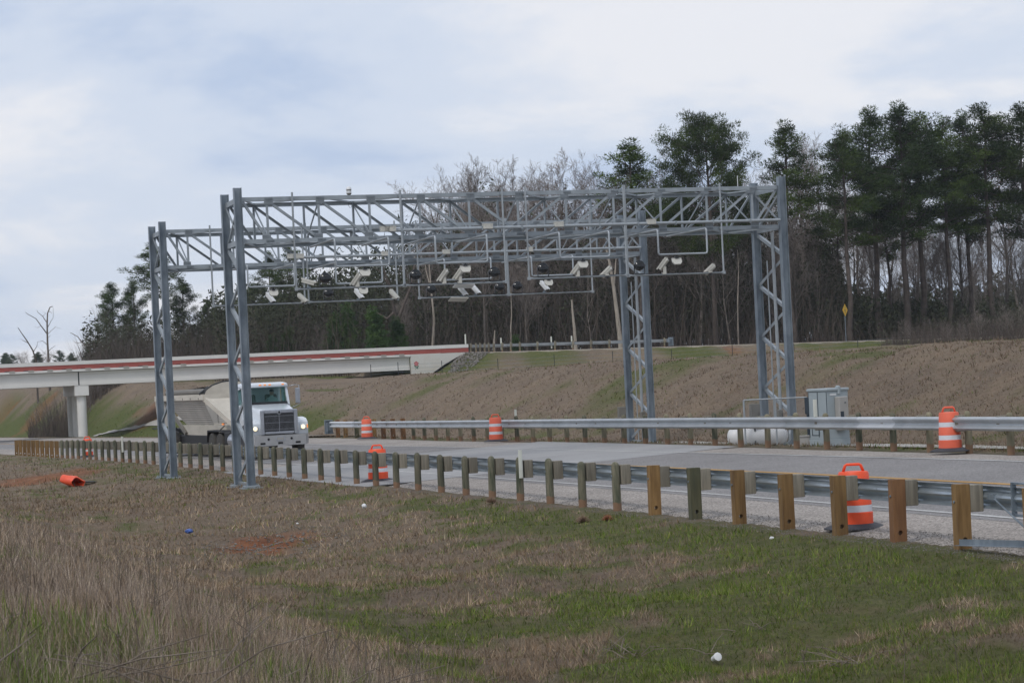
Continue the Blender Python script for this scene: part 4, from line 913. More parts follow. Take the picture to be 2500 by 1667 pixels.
trk = empty('dump_truck', (tx, ty, float(zroad(best, 3.75)) + .01), thd); trk.scale = (.96, .96, .97); tag(trk, 'white conventional truck pulling a cream bottom-dump trailer, headlights on, under the gantry', 'truck')
def loft(secs):
    mb = MB(); n = len(secs[0]); vs = [p_ for s_ in secs for p_ in s_]; fs = [(i * n + k, i * n + (k + 1) % n, (i + 1) * n + (k + 1) % n, (i + 1) * n + k) for i in range(len(secs) - 1) for k in range(n)]
    fs += [tuple(range(n - 1, -1, -1)), tuple(range((len(secs) - 1) * n, len(secs) * n))]; mb.add(vs, fs); return mb
def rsec(x_, hw, z0, z1_, r, hw0=None, nb=4):
    hw0 = hw if hw0 is None else hw0; pts = [(x_, -hw0, z0)]
    for k in range(nb + 1): a = math.pi - k * math.pi / 2 / nb; pts.append((x_, -hw + r + r * math.cos(a), z1_ - r + r * math.sin(a)))
    for k in range(nb + 1): a = math.pi / 2 - k * math.pi / 2 / nb; pts.append((x_, hw - r + r * math.cos(a), z1_ - r + r * math.sin(a)))
    pts.append((x_, hw0, z0)); return pts
loft([rsec(-.12, .74, .98, 1.86, .16), rsec(-.5, .78, .98, 1.95, .17), rsec(-1.2, .86, .98, 2.05, .17), rsec(-1.9, .93, .98, 2.13, .15)]).build('hood', TW, trk, autos=40)
for sy in (-1, 1):   # fenders with arch
    arch = [(-.20, .93), (-.14, 1.15), (-.20, 1.38), (-.42, 1.52), (-.9, 1.58), (-1.5, 1.52), (-1.95, 1.2), (-1.95, .98), (-1.62, .98), (-1.5, 1.2), (-1.2, 1.34), (-.9, 1.36), (-.62, 1.3), (-.46, 1.12), (-.42, .93)]
    MB().prism([(x_, sy * .70, z_) for x_, z_ in arch], (0, sy * .50, 0)).build('fender', TW, trk, autos=35)
    hl = MB().box((-.15, sy * 1.00, 1.19), (.10, .30, .20), b=.03).build('headlight', HID, trk); MB().lathe([(.085, 0), (.075, .03), (.02, .04)], 16, (-.105, sy * .98, 1.19), Matrix.Rotation(R_(90), 4, 'Y')).build('bulb', HEADL, hl)
    MB().box((-.17, sy * 1.15, 1.20), (.12, .08, .15), b=.02).build('turn_signal', AMB, trk)
sr = MB()
for (ya, yb, za, zb_) in ((-.76, -.61, .94, 1.90), (.61, .76, .94, 1.90), (-.61, .61, 1.77, 1.91), (-.60, .60, .96, 1.05)): sr.box((-.09, (ya + yb) / 2, (za + zb_) / 2), (.10, yb - ya, zb_ - za), b=.02)
sr.build('grille_surround', CHR, trk)
gr = MB().box((-.10, 0, 1.40), (.03, 1.2, .72)).build('grille', GRL, trk)
gb = MB()
for k in range(25): gb.box((-.078, -.57 + k * .0475, 1.40), (.012, .005, .71))
for z_ in (1.14, 1.40, 1.66): gb.box((-.074, 0, z_), (.014, 1.19, .010))
gb.box((-.07, 0, 1.4), (.018, .02, .72)); gb.build('grille_bars', CHR, gr)
em = MB().lathe([(.085, 0), (.08, .02), (.01, .025)], 20, (-.045, 0, 1.80), Matrix.Rotation(R_(90), 4, 'Y')).build('emblem', CHR, gr)
MB().prism([(-.018, 0, 1.87), (-.018, .05, 1.80), (-.018, 0, 1.74), (-.018, -.05, 1.80)], (.006, 0, 0)).build('emblem_diamond', GRL, em)
bm = MB().prism([(-.02, -1.05, .50), (-.02, 1.05, .50), (-.16, 1.2, .54), (-.30, 1.22, .54), (-.30, -1.22, .54), (-.16, -1.2, .54)], (0, 0, .40)).build('bumper', mat('bumper_grey', (.42, .42, .42), .35, .5, var=.06), trk, autos=30)
for y_ in (-.72, 0, .72): MB().box((-.018, y_, .60), (.012, .20, .075)).build('bumper_slot', TBLK, bm)
MB().box((-.012, 0, .77), (.02, .36, .17)).build('plate_frame', CHR, bm); MB().box((0.002, 0, .77), (.008, .29, .11)).build('number_plate', CABB, bm)
for y_ in (-.48, .46): MB().lathe([(.05, 0), (.045, .012)], 12, (-.02, y_, .76), Matrix.Rotation(R_(90), 4, 'Y')).build('tow_hole', TBLK, bm)
# cab as a shell with openings: lower body, pillars, roof
MB().box((-2.65, 0, 1.56), (1.5, 2.0, 1.14), b=.06).build('cab_body', TW, trk)
pl = MB()
for sy in (-1, 1):
    pl.bar((-1.93, sy * .93, 2.08), (-2.14, sy * .90, 2.78), .09, .10); pl.bar((-2.75, sy * .95, 2.08), (-2.75, sy * .92, 2.8), .08, .10); pl.bar((-3.36, sy * .95, 2.08), (-3.36, sy * .92, 2.8), .09, .10)
pl.box((-3.38, 0, 2.44), (.06, 1.84, .74)); pl.build('cab_pillars', TW, trk)
loft([rsec(-2.00, .90, 2.82, 2.90, .04), rsec(-2.05, .96, 2.80, 2.95, .06), rsec(-2.5, .97, 2.74, 3.00, .12), rsec(-3.42, .97, 2.74, 2.96, .12)]).build('cab_roof', TW, trk, autos=40)
MB().add([(-1.93, -.90, 2.12), (-1.93, .90, 2.12), (-2.13, .87, 2.76), (-2.13, -.87, 2.76)], [(0, 1, 2, 3)]) if False else None
w_ = MB(); w_.grid([[(-1.90 - .06 * abs(k) ** 2 / 9, k * .30, 2.11) for k in range(-3, 4)], [(-2.12 - .06 * abs(k) ** 2 / 9, k * .29, 2.83) for k in range(-3, 4)]]); w_.build('windscreen', WGL, trk, smooth=True)
for sy in (-1, 1): MB().prism([(-2.10, sy * .955, 2.14), (-2.25, sy * .93, 2.74), (-2.70, sy * .93, 2.74), (-2.70, sy * .955, 2.14)], (0, sy * .01, 0)).build('side_window', WGL, trk)
for sy in (-1, 1):
    d_ = MB().prism([(-2.02, sy * 1.002, 1.12), (-2.02, sy * 1.002, 2.08), (-2.98, sy * 1.002, 2.08), (-2.98, sy * 1.002, 1.12)], (0, sy * .02, 0)).build('door', TW, trk); MB().box((-2.8, sy * 1.035, 1.85), (.16, .03, .04)).build('handle', CHR, d_)
for y_ in (-.75, -.2, 0, .2, .75): MB().box((-2.03, y_, 2.90), (.10, .11, .055), b=.015).build('marker_light', AMB, trk)
MB().box((-1.97, 0, 2.17), (.25, 1.7, .10)).build('dashboard', DARKM, trk)
for sy in (-1, 1): MB().box((-2.85, sy * .45, 2.05), (.14, .5, .95), b=.05).build('seat', BOXB, trk)
for sy in (-1, 1):
    mr = MB().box((-2.02, sy * 1.36, 2.42), (.10, .20, .62), b=.03).build('mirror', CHR, trk)
    MB().tube([(-2.1, sy * .98, 2.80), (-2.05, sy * 1.25, 2.86), (-2.02, sy * 1.42, 2.84), (-2.02, sy * 1.44, 2.1), (-2.04, sy * 1.2, 1.98), (-2.1, sy * .98, 1.95)], .017, 6).build('mirror_arm', CHR, mr, smooth=True)
MB().lathe([(.05, 0), (.05, .12), (.03, .13)], 10, (-2.9, -.4, 2.98)).build('air_horn', DARKM, trk)
for sy in (-1, 1):
    MB().lathe([(.01, -.72), (.28, -.70), (.30, -.66), (.30, .66), (.28, .70), (.01, .72)], 20, (-2.75, sy * 1.02, .72), Matrix.Rotation(R_(90), 4, 'Y')).build('fuel_tank', CHR, trk, autos=40)
    MB().lathe([(.07, 1.1), (.07, 3.0)], 12, (-3.62, sy * .95, 0)).build('exhaust_stack', CHR, trk, autos=40) if sy > 0 else None
MB().box((-4.6, 0, .88), (6.2, .85, .24)).box((-3.62, 0, 1.3), (.12, 1.3, .8)).build('chassis', TBLK, trk)
def wheel(x_, y_, wd, r=.51, steer=False):
    M = Matrix.Rotation(R_(90), 4, 'X'); s_ = 1 if y_ > 0 else -1
    t_ = MB().lathe([(.30, -wd / 2), (r - .05, -wd / 2), (r - .01, -wd / 2 + .04), (r, -wd / 2 + .06), (r, wd / 2 - .06), (r - .01, wd / 2 - .04), (r - .05, wd / 2), (.30, wd / 2)], 32, (x_, y_, r), M).build('wheel', TYRE, trk, autos=35)
    MB().lathe([(.01, -.02), (.10, -.04), (.12, -.02), (.14, .05 - .02), (.24, .06), (.29, -.03), (.30, -.03), (.30, .02), (.02, .02)], 24, (x_, y_ + s_ * (wd / 2 - .03), r), Matrix.Rotation(R_(90 * s_), 4, 'X')).build('rim', BOXB, t_, autos=35)
for sy in (-1, 1):
    wheel(-1.02, sy * 1.0, .28)
    for x_ in (-5.3, -6.65, -15.2, -16.4): wheel(x_, sy * .92, .55)
    MB().prism([(-4.65, sy * .70, 1.02), (-4.75, sy * .70, 1.12), (-7.3, sy * .70, 1.12), (-7.45, sy * .70, .6), (-7.42, sy * .70, .6), (-7.28, sy * .70, 1.06), (-4.75, sy * .70, 1.06)], (0, sy * .50, 0)).build('mudguard', TBLK, trk)
    MB().box((-4.1, sy * .95, .80), (.9, .4, .5), b=.03).build('battery_box', TBLK, trk)
# trailer
def P3(x_, y_, z_): return Vector((x_, y_, z_))
tl = MB()
for sy in (-1, 1):
    tl.bar((-7.4, sy * 1.24, 2.52), (-17.0, sy * 1.24, 2.52), .12, .24)
    tl.bar((-7.5, sy * 1.20, 2.46), (-5.7, sy * .42, 1.30), .16, .20)
    tl.bar((-17.0, sy * 1.20, 2.46), (-17.0, sy * 1.1, 1.1), .12, .14)
tl.bar((-7.4, -1.24, 2.52), (-7.4, 1.24, 2.52), .12, .22); tl.bar((-17.0, -1.24, 2.52), (-17.0, 1.24, 2.52), .12, .22)
tl.build('trailer_frame', TCREAM, trk)
for sy in (-1, 1):
    rows = []
    n = 27
    for i in range(n + 1):
        f = i / n; z_ = 2.41 - f * 1.10; yy2 = 1.22 - .48 * f + (.018 if i % 2 else 0); rows.append([(-7.6 - .2 * f, sy * yy2, z_), (-11.2 - .1 * f, sy * yy2, z_), (-15.2 + 2.2 * f, sy * yy2, z_)])
    MB().grid(rows).build('hopper_side', TGREY, trk)
    sh = MB()
    for k in range(9):
        x_ = -8.0 - k * .85
    MB().prism([P3(-5.9, sy * .80, 1.30), P3(-14.2, sy * .80, 1.30), P3(-13.4, sy * .72, .86), P3(-8.2, sy * .72, .86), P3(-7.2, sy * .72, 1.05)], (0, -sy * .05, 0)).build('gate_side', TCREAM, trk)
    MB().bar((-15.3, sy * 1.2, 2.35), (-13.0, sy * .80, .92), .10, .16).build('rear_brace', BOXB, trk)
    MB().prism([P3(-15.3, sy * 1.18, 2.4), P3(-17.0, sy * 1.18, 2.4), P3(-17.0, sy * 1.1, 1.25), P3(-14.2, sy * 1.1, 1.25)], (0, -sy * .04, 0)).build('rear_panel', TGREY, trk)
    MB().box((-17.0, sy * .9, 1.14), (2.9, .56, .05)).build('mudguard', TBLK, trk)
    for k in range(5): MB().box((-8.2 - k * 1.5, sy * 1.305, 2.46), (.04, .02, .08)).build('tie_hook', DARKM, trk)
MB().box((-16.0, 0, 1.0), (5.0, .8, .22)).build('trailer_chassis', TBLK, trk)
MB().box((-10.9, 0, .62), (5.4, 1.5, .5), b=.05).build('gate_mechanism', TBLK, trk); MB().box((-15.6, 0, .62), (3.6, 1.3, .46), b=.05).build('axle_frame', TBLK, trk)
MB().lathe([(.13, -3.9), (.13, 3.9)], 12, (-11.6, -1.02, 2.74), Matrix.Rotation(R_(90), 4, 'Y')).build('tarp_roll', BOXB, trk, autos=40)
arc = [(-1.24, 2.60), (-1.15, 2.78), (-.85, 2.98), (-.45, 3.10), (0, 3.14), (.45, 3.10), (.85, 2.98), (1.15, 2.78), (1.24, 2.60)]
MB().prism([P3(-7.45, a, b_) for a, b_ in arc], (.05, 0, 0)).build('front_bulkhead', TCREAM, trk)
tp = MB().tube([P3(-7.42, a, b_ + .03) for a, b_ in arc], .035, 6).tube([P3(-7.9, -1.28, 2.66), P3(-7.5, -1.22, 2.76), P3(-7.5, -1.0, 2.92)], .07, 7).build('tarp_bow', DARKM, trk)
MB().prism([P3(-7.42, -1.2, 2.5), P3(-7.42, 1.2, 2.5), P3(-5.9, .42, 1.32), P3(-5.9, -.42, 1.32)], (-.04, 0, -.04)).build('front_slope_sheet', TCREAM, trk)
MB().box((-6.1, 0, 1.2), (1.6, .9, .2)).build('gooseneck', TCREAM, trk)
for y_, m_ in ((-1.02, AMB), (-.95, REDCAP)): MB().box((-6.0 - (y_ + 1.0), y_ * .8 - .02, 1.36), (.1, .06, .07)).build('side_marker', m_, trk)
# the driver
def skinned(name, verts, edges, radii, m, parent=None, sub=2):
    me = bpy.data.meshes.new(name); me.from_pydata(verts, edges, []); o = bpy.data.objects.new(name, me); COL.objects.link(o)
    sk = o.modifiers.new('s', 'SKIN'); ss = o.modifiers.new('u', 'SUBSURF'); ss.levels = sub; ss.render_levels = sub
    for i, r in enumerate(radii): me.skin_vertices[0].data[i].radius = (r, r) if not isinstance(r, tuple) else r
    me.skin_vertices[0].data[0].use_root = True; me.materials.append(m); sk.use_smooth_shade = True
    if parent: o.parent = parent
    return o
SHIRT = mat('shirt_pale', (.45, .50, .50), .9); SKIN = mat('skin_tone', (.35, .20, .14), .6)
dv_ = [(0, 0, .0), (0, 0, .22), (0, 0, .42), (.01, 0, .50), (.03, 0, .60), (.05, 0, .70), (-.0, .20, .40), (.12, .27, .2), (.36, .16, .24), (-.0, -.20, .40), (.12, -.27, .2), (.36, -.16, .24)]
drv = skinned('person', dv_, [(0, 1), (1, 2), (2, 3), (3, 4), (4, 5), (2, 6), (6, 7), (7, 8), (2, 9), (9, 10), (10, 11)], [.17, .19, .15, .055, .095, .075, .075, .055, .04, .075, .055, .04], SHIRT)
me_h = MB().lathe([(.02, -.12), (.07, -.10), (.088, -.03), (.092, .03), (.08, .09), (.04, .125), (.01, .13)], 16, (.04, 0, .66)).build('face', SKIN, drv, smooth=True)
MB().lathe([(.098, 0), (.098, .05), (.07, .09), (.01, .10)], 16, (.03, 0, .70)).prism([(.10, -.07, .70), (.10, .07, .70), (.19, .05, .69), (.19, -.05, .69)], (0, 0, .012)).build('cap', DARKM, drv, smooth=True)
Mt = Matrix.Translation(trk.location) @ Matrix.Rotation(thd, 4, 'Z') @ Matrix.Diagonal((.96, .96, .97, 1)); drv.matrix_world = Mt @ Matrix.Translation((-2.72, .45, 1.92)); tag(drv, 'driver in a pale shirt sitting behind the windscreen of the truck', 'person')

# ================================================================= LITTER
fb = empty('fallen_drum'); tag(fb, 'orange drum without its base, lying on its side in the grass', 'traffic drum')
pA = hit(174, 1187); Mf = Matrix.Rotation(R_(90), 4, 'Y')
MB().lathe([(.20, -.42), (.23, -.40), (.25, -.1), (.255, .1), (.275, .38), (.285, .45), (.268, .45), (.255, .36), (.235, .1), (.2, -.38)], 28, (0, 0, .0), Mf).build('drum_body', ORANGE, fb, autos=40)
for v_ in [c_ for c_ in fb.children][-1].data.vertices: q_ = .05 * math.sin(v_.co.x * 9 + 1) * math.sin(v_.co.y * 11) + .045 * math.sin(v_.co.x * 5 + v_.co.z * 13); v_.co.z += q_ * (1.6 if v_.co.z > 0 else .4); v_.co.y *= 1 - .25 * max(0, -v_.co.x)
fb.location = pA + Vector((0, 0, .19)); fb.rotation_euler = (0, R_(5), R_(-50)); fb.scale = (1.2, 1.0, .66)
MB().tube([(-.45, -.12, 0), (-.52, -.08, 0), (-.52, .08, 0), (-.45, .12, 0)], .022, 6).build('handle', ORANGE, fb)
pB = hit(214, 1183); o = MB().lathe([(.01, 0), (.12, .01), (.2, .02), (.22, .035), (.1, .05), (.01, .055)], 12).build('rubber_scrap', RUBBER); o.location = pB + Vector((0, 0, .05)); o.scale = (1.6, .7, 1.2); tag(o, 'torn black rubber piece in the grass beside the fallen orange drum', 'debris')
def crumple(name, px, py, size, m_, label, cat, zoff=.12, flat=.6):
    p_ = hit(px, py); mb = MB(); rows = []
    r_ = random.Random(int(px)); n = 12
    for i in range(7):
        a = math.pi * i / 6; rows.append([(size * math.sin(a) * math.cos(2 * math.pi * k / n) * (.7 + .5 * r_.random()), size * math.sin(a) * math.sin(2 * math.pi * k / n) * (.7 + .5 * r_.random()), size * flat * math.cos(a)) for k in range(n)] )
        rows[-1].append(rows[-1][0])
    mb.grid(rows); o = mb.build(name, m_, autos=30); o.location = p_ + Vector((0, 0, zoff)); tag(o, label, cat); return o
BLU = mat('blue_plastic', (.05, .11, .36), .5, var=.3, scale=14); WPL = mat('white_plastic_litter', (.72, .72, .72), .5)
crumple('plastic_bag', 462, 1311, .09, BLU, 'crumpled blue plastic bag in the brown grass', 'litter', .13)
crumple('paper_scrap', 890, 1252, .06, WPL, 'white crumpled paper near the gravel edge', 'litter', .15, 1.0)
crumple('paper_scrap', 727, 1297, .03, WPL, 'tiny white scrap above the bare clay patch', 'litter', .16)
crumple('paper_scrap', 1885, 1337, .035, WPL, 'white scrap in the green grass below the square posts', 'litter', .14)
cu = hit(1748, 1628); co = empty('paper_cup', cu + Vector((0, 0, .07)), 0); tag(co, 'white paper cup lying in the green grass at the bottom', 'cup'); co.rotation_euler = (R_(70), R_(15), R_(20))
MB().lathe([(.03, -.05), (.043, .045), (.046, .05), (.040, .05), (.028, -.045)], 18).build('cup_body', WPL, co, autos=40); MB().lathe([(.047, .048), (.047, .058), (.038, .062), (.01, .060)], 18).build('lid', WPL, co, autos=40)

# ================================================================= TREES
def grow(rng, mbB, mbT, p, d, L, r, depth, maxd, up=.25, kids=(10, 6, 6, 4), bend=.16, start=.35, tw=1.0):
    n = 6 if depth == 0 else 4 if depth < 3 else 2
    pts = [p]; rad = [r]; dirs = [d]; q = p; dd = d.normalized()
    for i in range(n):
        j = Vector((rng.gauss(0, 1), rng.gauss(0, 1), rng.gauss(0, .6))) * bend * (.45 if depth == 0 else 1)
        dd = (dd + j + Vector((0, 0, up if depth else .05))).normalized(); q = q + dd * (L / n); pts.append(q); dirs.append(dd)
        rad.append(r * (1 - (i + 1) / n * (.72 if depth == 0 else .8)))
    mb = mbB if depth <= 1 else mbT
    mb.tube(pts, [max(a, .011) for a in rad], 7 if depth == 0 else 5 if depth == 1 else 3, cap=False)
    if depth >= maxd: return
    k = kids[depth]
    for c in range(k):
        f = start + (1 - start) * (c + rng.random()) / k if depth == 0 else .2 + .8 * (c + rng.random()) / k
        x_ = f * n; i = min(int(x_), n - 1); pp_ = pts[i].lerp(pts[i + 1], x_ - i); base = dirs[i + 1]
        az = rng.random() * 6.283; u = base.cross(Vector((.3, .2, 1))).normalized() if abs(base.z) < .95 else base.cross(Vector((1, 0, 0))).normalized(); v_ = base.cross(u); side = u * math.cos(az) + v_ * math.sin(az)
        a = rng.uniform(.45, .85) if depth == 0 else rng.uniform(.5, .95)
        nd = (base * math.cos(a) + side * math.sin(a)).normalized()
        if depth == 0: nl = L * rng.uniform(.34, .52) * (1.2 - .6 * f)
        else: nl = L * rng.uniform(.38, .62) * (1.1 - .45 * f)
        grow(rng, mbB, mbT, pp_, nd, nl, max(rad[min(i, len(rad) - 1)] * rng.uniform(.38, .55), .014), depth + 1, maxd, up, kids, bend, start, tw)
def bare_proto(seed, H=24, r=.24, kids=(11, 6, 6, 4), start=.38, up=.22, bend=.16, maxd=4, lean=0):
    rng = random.Random(seed); B, T = MB(), MB(); grow(rng, B, T, Vector((0, 0, -.5)), Vector((lean, 0, 1)), H, r, 0, maxd, up, kids, bend, start)
    top = max(p_[2] for p_ in B.v + T.v); return B, T, top
def needles(mb, c, rad, n, rng, flat=.6, ln=.27, wd=.038):
    n = int(n * 2.7)
    for _ in range(n):
        u = Vector((rng.gauss(0, 1), rng.gauss(0, 1), rng.gauss(0, 1))).normalized(); o_ = c + Vector((u.x, u.y, u.z * flat)) * rad * rng.random() ** .4
        d = (u + Vector((rng.gauss(0, .5), rng.gauss(0, .5), .5 + rng.gauss(0, .4)))).normalized() * ln * rng.uniform(.6, 1.3); w2 = d.cross(Vector((rng.gauss(0, 1), rng.gauss(0, 1), rng.gauss(0, 1)))).normalized() * wd * rng.uniform(.7, 1.3)
        k = len(mb.v); mb.v += [tuple(o_ - w2), tuple(o_ + w2), tuple(o_ + d)]; mb.f.append((k, k + 1, k + 2))
def pine_proto(seed, H=24, cb=.45, cw=3.6, nl=34, r=.26, shape='round', dens=1.0, clump=.62):
    rng = random.Random(seed); B, Nn = MB(), MB(); pts = []; x_ = y_ = 0
    for i in range(9):
        z_ = -.5 + (H - .6) * i / 8; pts.append(Vector((x_, y_, z_))); x_ += rng.gauss(0, .12); y_ += rng.gauss(0, .12)
    B.tube(pts, [r * (1 - .85 * i / 8) for i in range(9)], 8, cap=False)
    for k in range(nl):
        f = cb + (1 - cb) * ((k + rng.random()) / nl) ** .9; z_ = f * H; q = (f - cb) / (1 - cb)
        ex = {'round': math.sin(math.pi * min(1, .16 + .84 * q) ** .8) ** .7, 'cone': (1.05 - q) ** .8, 'flat': (.55 + .6 * math.sin(math.pi * q)) * (1.15 - .7 * q ** 3)}[shape]
        L = cw * max(.22, ex) * rng.uniform(.6, 1.15)
        if rng.random() < .16: L *= 1.4
        i = min(7, int(z_ / H * 8)); base = pts[i].lerp(pts[i + 1], z_ / H * 8 - i) if i < 8 else pts[8]; az = rng.random() * 6.283
        d = Vector((math.cos(az), math.sin(az), rng.uniform(-.05, .45) + .5 * q)).normalized(); lp = [base]
        for j in range(4): d = (d + Vector((rng.gauss(0, .12), rng.gauss(0, .12), rng.gauss(.06, .1)))).normalized(); lp.append(lp[-1] + d * L / 4)
        B.tube(lp, [.07 * (1 - q * .5), .055, .04, .03, .015], 4, cap=False)
        m = max(3, int(L * 2.1 * dens))
        for j in range(m):
            t = .38 + .62 * (j + rng.random()) / m; a = min(3, int(t * 4)); c = lp[a].lerp(lp[a + 1], t * 4 - a) + Vector((rng.gauss(0, .34), rng.gauss(0, .34), rng.gauss(.08, .2))) * min(1.2, L / 2.4)
            needles(Nn, c, clump * rng.uniform(.6, 1.2), int(26 * rng.uniform(.7, 1.3)), rng)
            if rng.random() < .4: B.tube([lp[a], c], .014, 3, cap=False)
    needles(Nn, Vector((pts[-1].x, pts[-1].y, H - .4)), .6, 40, rng); return B, Nn, H
PROTO = {}
def proto(key, B, T, top, mb_, mt_, tn='crown', trn='trunk'):
    PROTO[key] = (mesh_of(B, trn, mb_), mesh_of(T, tn, mt_), top)
    for m_ in PROTO[key][:1]:
        m_.polygons.foreach_set('use_smooth', [True] * len(m_.polygons))
for k in range(6): proto('bare%d' % k, *bare_proto(100 + k, 24, .22 + .02 * k, (13 + k % 3, 7, 6, 5), (.34, .42, .3, .46, .38, .33)[k], (.16, .2, .12, .22, .17, .18)[k]), BRANCH, TWIG)
for k in range(3): proto('slim%d' % k, *bare_proto(140 + k, 22, .15, (12, 5, 4), .28, .3, .14, 3), BRANCH, TWIG)
proto('spread', *pine_proto(11, 22, .42, 5.2, 62, .33, 'flat', 1.3, .75), PBARK, NEEDLE)
proto('pineA', *pine_proto(12, 26, .44, 3.9, 58, .30, 'round', 1.25, .74), PBARK, NEEDLE2)
proto('pineB', *pine_proto(13, 26, .50, 3.5, 48, .28, 'round', 1.2, .72), PBARK, NEEDLE)
proto('pineC', *pine_proto(14, 24, .60, 2.6, 34, .25, 'round', 1.1, .62), PBARK, NEEDLE)
proto('pineD', *pine_proto(15, 20, .22, 4.2, 58, .30, 'round', 1.2, .8), PBARK, NEEDLE2)
proto('young', *pine_proto(16, 8, .05, 2.3, 46, .10, 'cone', 1.6, .5), PBARK, NEEDLEY)
TN = {'bare': 'bare_tree', 'slim': 'bare_tree', 'spre': 'pine_tree', 'pine': 'pine_tree', 'youn': 'young_pine'}
def ymin(px, q=12.5): return float(at(px, 900, 1).x * 0 + (A0[1] + AN[1] * q + AX[1] * t_px(px, q)))
def tree(key, px, pt, Y, label, group=None, sx=1.0, zo=0.0, cat=None):
    if px > 900: Y = max(Y, ymin(px) + 1.5 + (Y - 238) * .5)
    P = at(px, pt, Y); z0 = gz(P.x, P.y) - .1; B, T, top = PROTO[key]; h = max(1.5, P.z - z0); k = h / top
    r_ = bpy.data.objects.new(TN[key[:4]], None); COL.objects.link(r_); r_.location = (P.x, P.y, z0); r_.rotation_euler = (0, 0, random.uniform(0, 6.28)); r_.scale = (k * sx, k * sx, k)
    for nm, me in (('trunk', B), ('crown', T)): o = bpy.data.objects.new(nm, me); COL.objects.link(o); o.parent = r_
    tag(r_, label, cat or {'bare_tree': 'bare tree', 'pine_tree': 'pine tree', 'young_pine': 'pine tree'}[TN[key[:4]]], group); return r_
PG = 'pine trees of the wood'; BG = 'leafless trees of the wood'
# singled-out pines, right of the middle
tree('pineC', 1541, 338, 246, 'round-headed pine, leftmost of the pines rising above the nearer truss', PG, 1.75)
tree('spread', 1722, 278, 242, 'large spreading pine with layered flat boughs, right of the middle', PG, .84)
tree('pineC', 1911, 292, 244, 'slender pine with a small pointed crown directly above the right leg', PG, 1.35)
for key, px, pt, Y, sx, lb in (('pineB', 2055, 318, 244, 1.38, 'dark pine, first of the tall clump right of the gantry'), ('pineA', 2125, 256, 250, 1.31, 'tall dense pine with twin tops, left side of the right-hand clump'), ('pineA', 2185, 247, 246, 1.38, 'tallest dark pine of the right-hand clump'), ('pineB', 2235, 272, 252, 1.44, 'dark pine just right of the tallest one'),
                               ('pineB', 2300, 283, 250, 1.25, 'dark pine with a narrow neck in the right-hand clump'), ('pineA', 2345, 268, 256, 1.12, 'dark pine behind the narrow-necked one'), ('pineB', 2395, 250, 248, 1.44, 'dark pine with a broad top near the right edge'), ('pineA', 2496, 246, 246, 1.44, 'dark pine cut by the right edge of the photo')):
    tree(key, px, pt, Y, lb, PG, sx)
tree('pineC', 2160, 480, 262, 'smaller pine half hidden low in the right-hand clump', PG, 1.5); tree('pineC', 2035, 470, 262, 'smaller pine left of the right-hand clump, behind', PG, 1.5)
tree('pineC', 1640, 440, 258, 'dark pine low behind the large spreading one, left side', PG, 1.5); tree('pineC', 1790, 430, 258, 'dark pine low behind the large spreading one, right side', PG, 1.6)
# left pines
for key, px, pt, Y, sx, lb in (('pineD', 262, 688, 290, 1.05, 'broad dark pine, outermost on the left beyond the bridge'), ('pineD', 318, 682, 300, .9, 'dark pine just right of the outermost left one'), ('pineC', 372, 592, 286, 1.9, 'tall ragged pine behind the left leg of the farther gantry'), ('pineD', 442, 675, 292, 1.0, 'rounded pine between the two left gantry legs'),
                               ('pineD', 505, 735, 300, .9, 'olive pine left of the nearer gantry leg'), ('pineB', 655, 612, 290, 1.25, 'dark pine right of the nearer left leg'), ('pineB', 703, 594, 282, 1.25, 'dark pine under the left end of the truss'), ('pineD', 610, 690, 300, 1.0, 'lower dark pine directly right of the nearer left leg'), ('pineD', 745, 690, 300, .8, 'dark pine behind the first hanging cameras')):
    tree(key, px, pt, Y, lb, PG, sx)
for px, pt, Y, lb in ((705, 795, 246, 'small bright green pine above the bridge parapet, leftmost'), (668, 815, 245, 'very small green pine beside the leftmost small one'), (850, 735, 247, 'bright green young pine below the left cameras'), (905, 745, 236, 'bright green young pine right of its bigger neighbour'), (1262, 815, 236, 'tiny yellowish pine behind the cross road guardrail'), (960, 770, 238, 'young green pine beside the forked trunk'), (815, 760, 248, 'young green pine, left of the middle group')):
    tree('young', px, pt, Y, lb, 'young green pines', 1.1)
# the two dead trees on the far left, drawn from the photo's outline
def limb_tree(name, Y, segs, label, m_, cat='dead tree', rscale=1.0):
    r0 = at(segs[0][0][0], segs[0][0][1], Y); z0 = gz(r0.x, r0.y); root = empty(name, (r0.x, r0.y, z0)); tag(root, label, cat); rng = random.Random(5)
    for i, (a, *rest) in enumerate(segs):
        pts = [a] + [q_ for q_ in rest if not isinstance(q_, float)]; r = [q_ for q_ in rest if isinstance(q_, float)][0] * rscale; off = rng.uniform(-1, 1) * (1.2 if i else 0)
        W3 = [at(q_[0], q_[1], Y + off * j / len(pts)) - Vector((r0.x, r0.y, z0)) for j, q_ in enumerate(pts)]
        if i == 0: W3 = [Vector((W3[0].x, W3[0].y, -.3))] + W3
        MB().tube(W3, r, 6, r2=r * .3, cap=False).build('trunk' if i == 0 else 'branch', m_, root, smooth=True)
    return root
limb_tree('dead_tree', 300, [((118, 872), (116, 835), (115, 790), (116, 765), (122, 750), (129, 748), .17), ((115, 815), (100, 795), (88, 778), (68, 767), (62, 762), .08), ((116, 790), (104, 772), (92, 762), (90, 757), .06), ((120, 760), (127, 765), .04), ((116, 800), (124, 785), (130, 775), (130, 752), .05), ((117, 815), (135, 798), (150, 803), .04), ((116, 860), (126, 850), (136, 843), .05), ((116, 842), (104, 832), (90, 835), .05), ((116, 826), (122, 820), (124, 818), .03), ((100, 795), (92, 800), (84, 797), .03), ((104, 772), (112, 765), (104, 760), .03)], 'dead grey tree with forked limbs against the sky, far left', BRANCH)
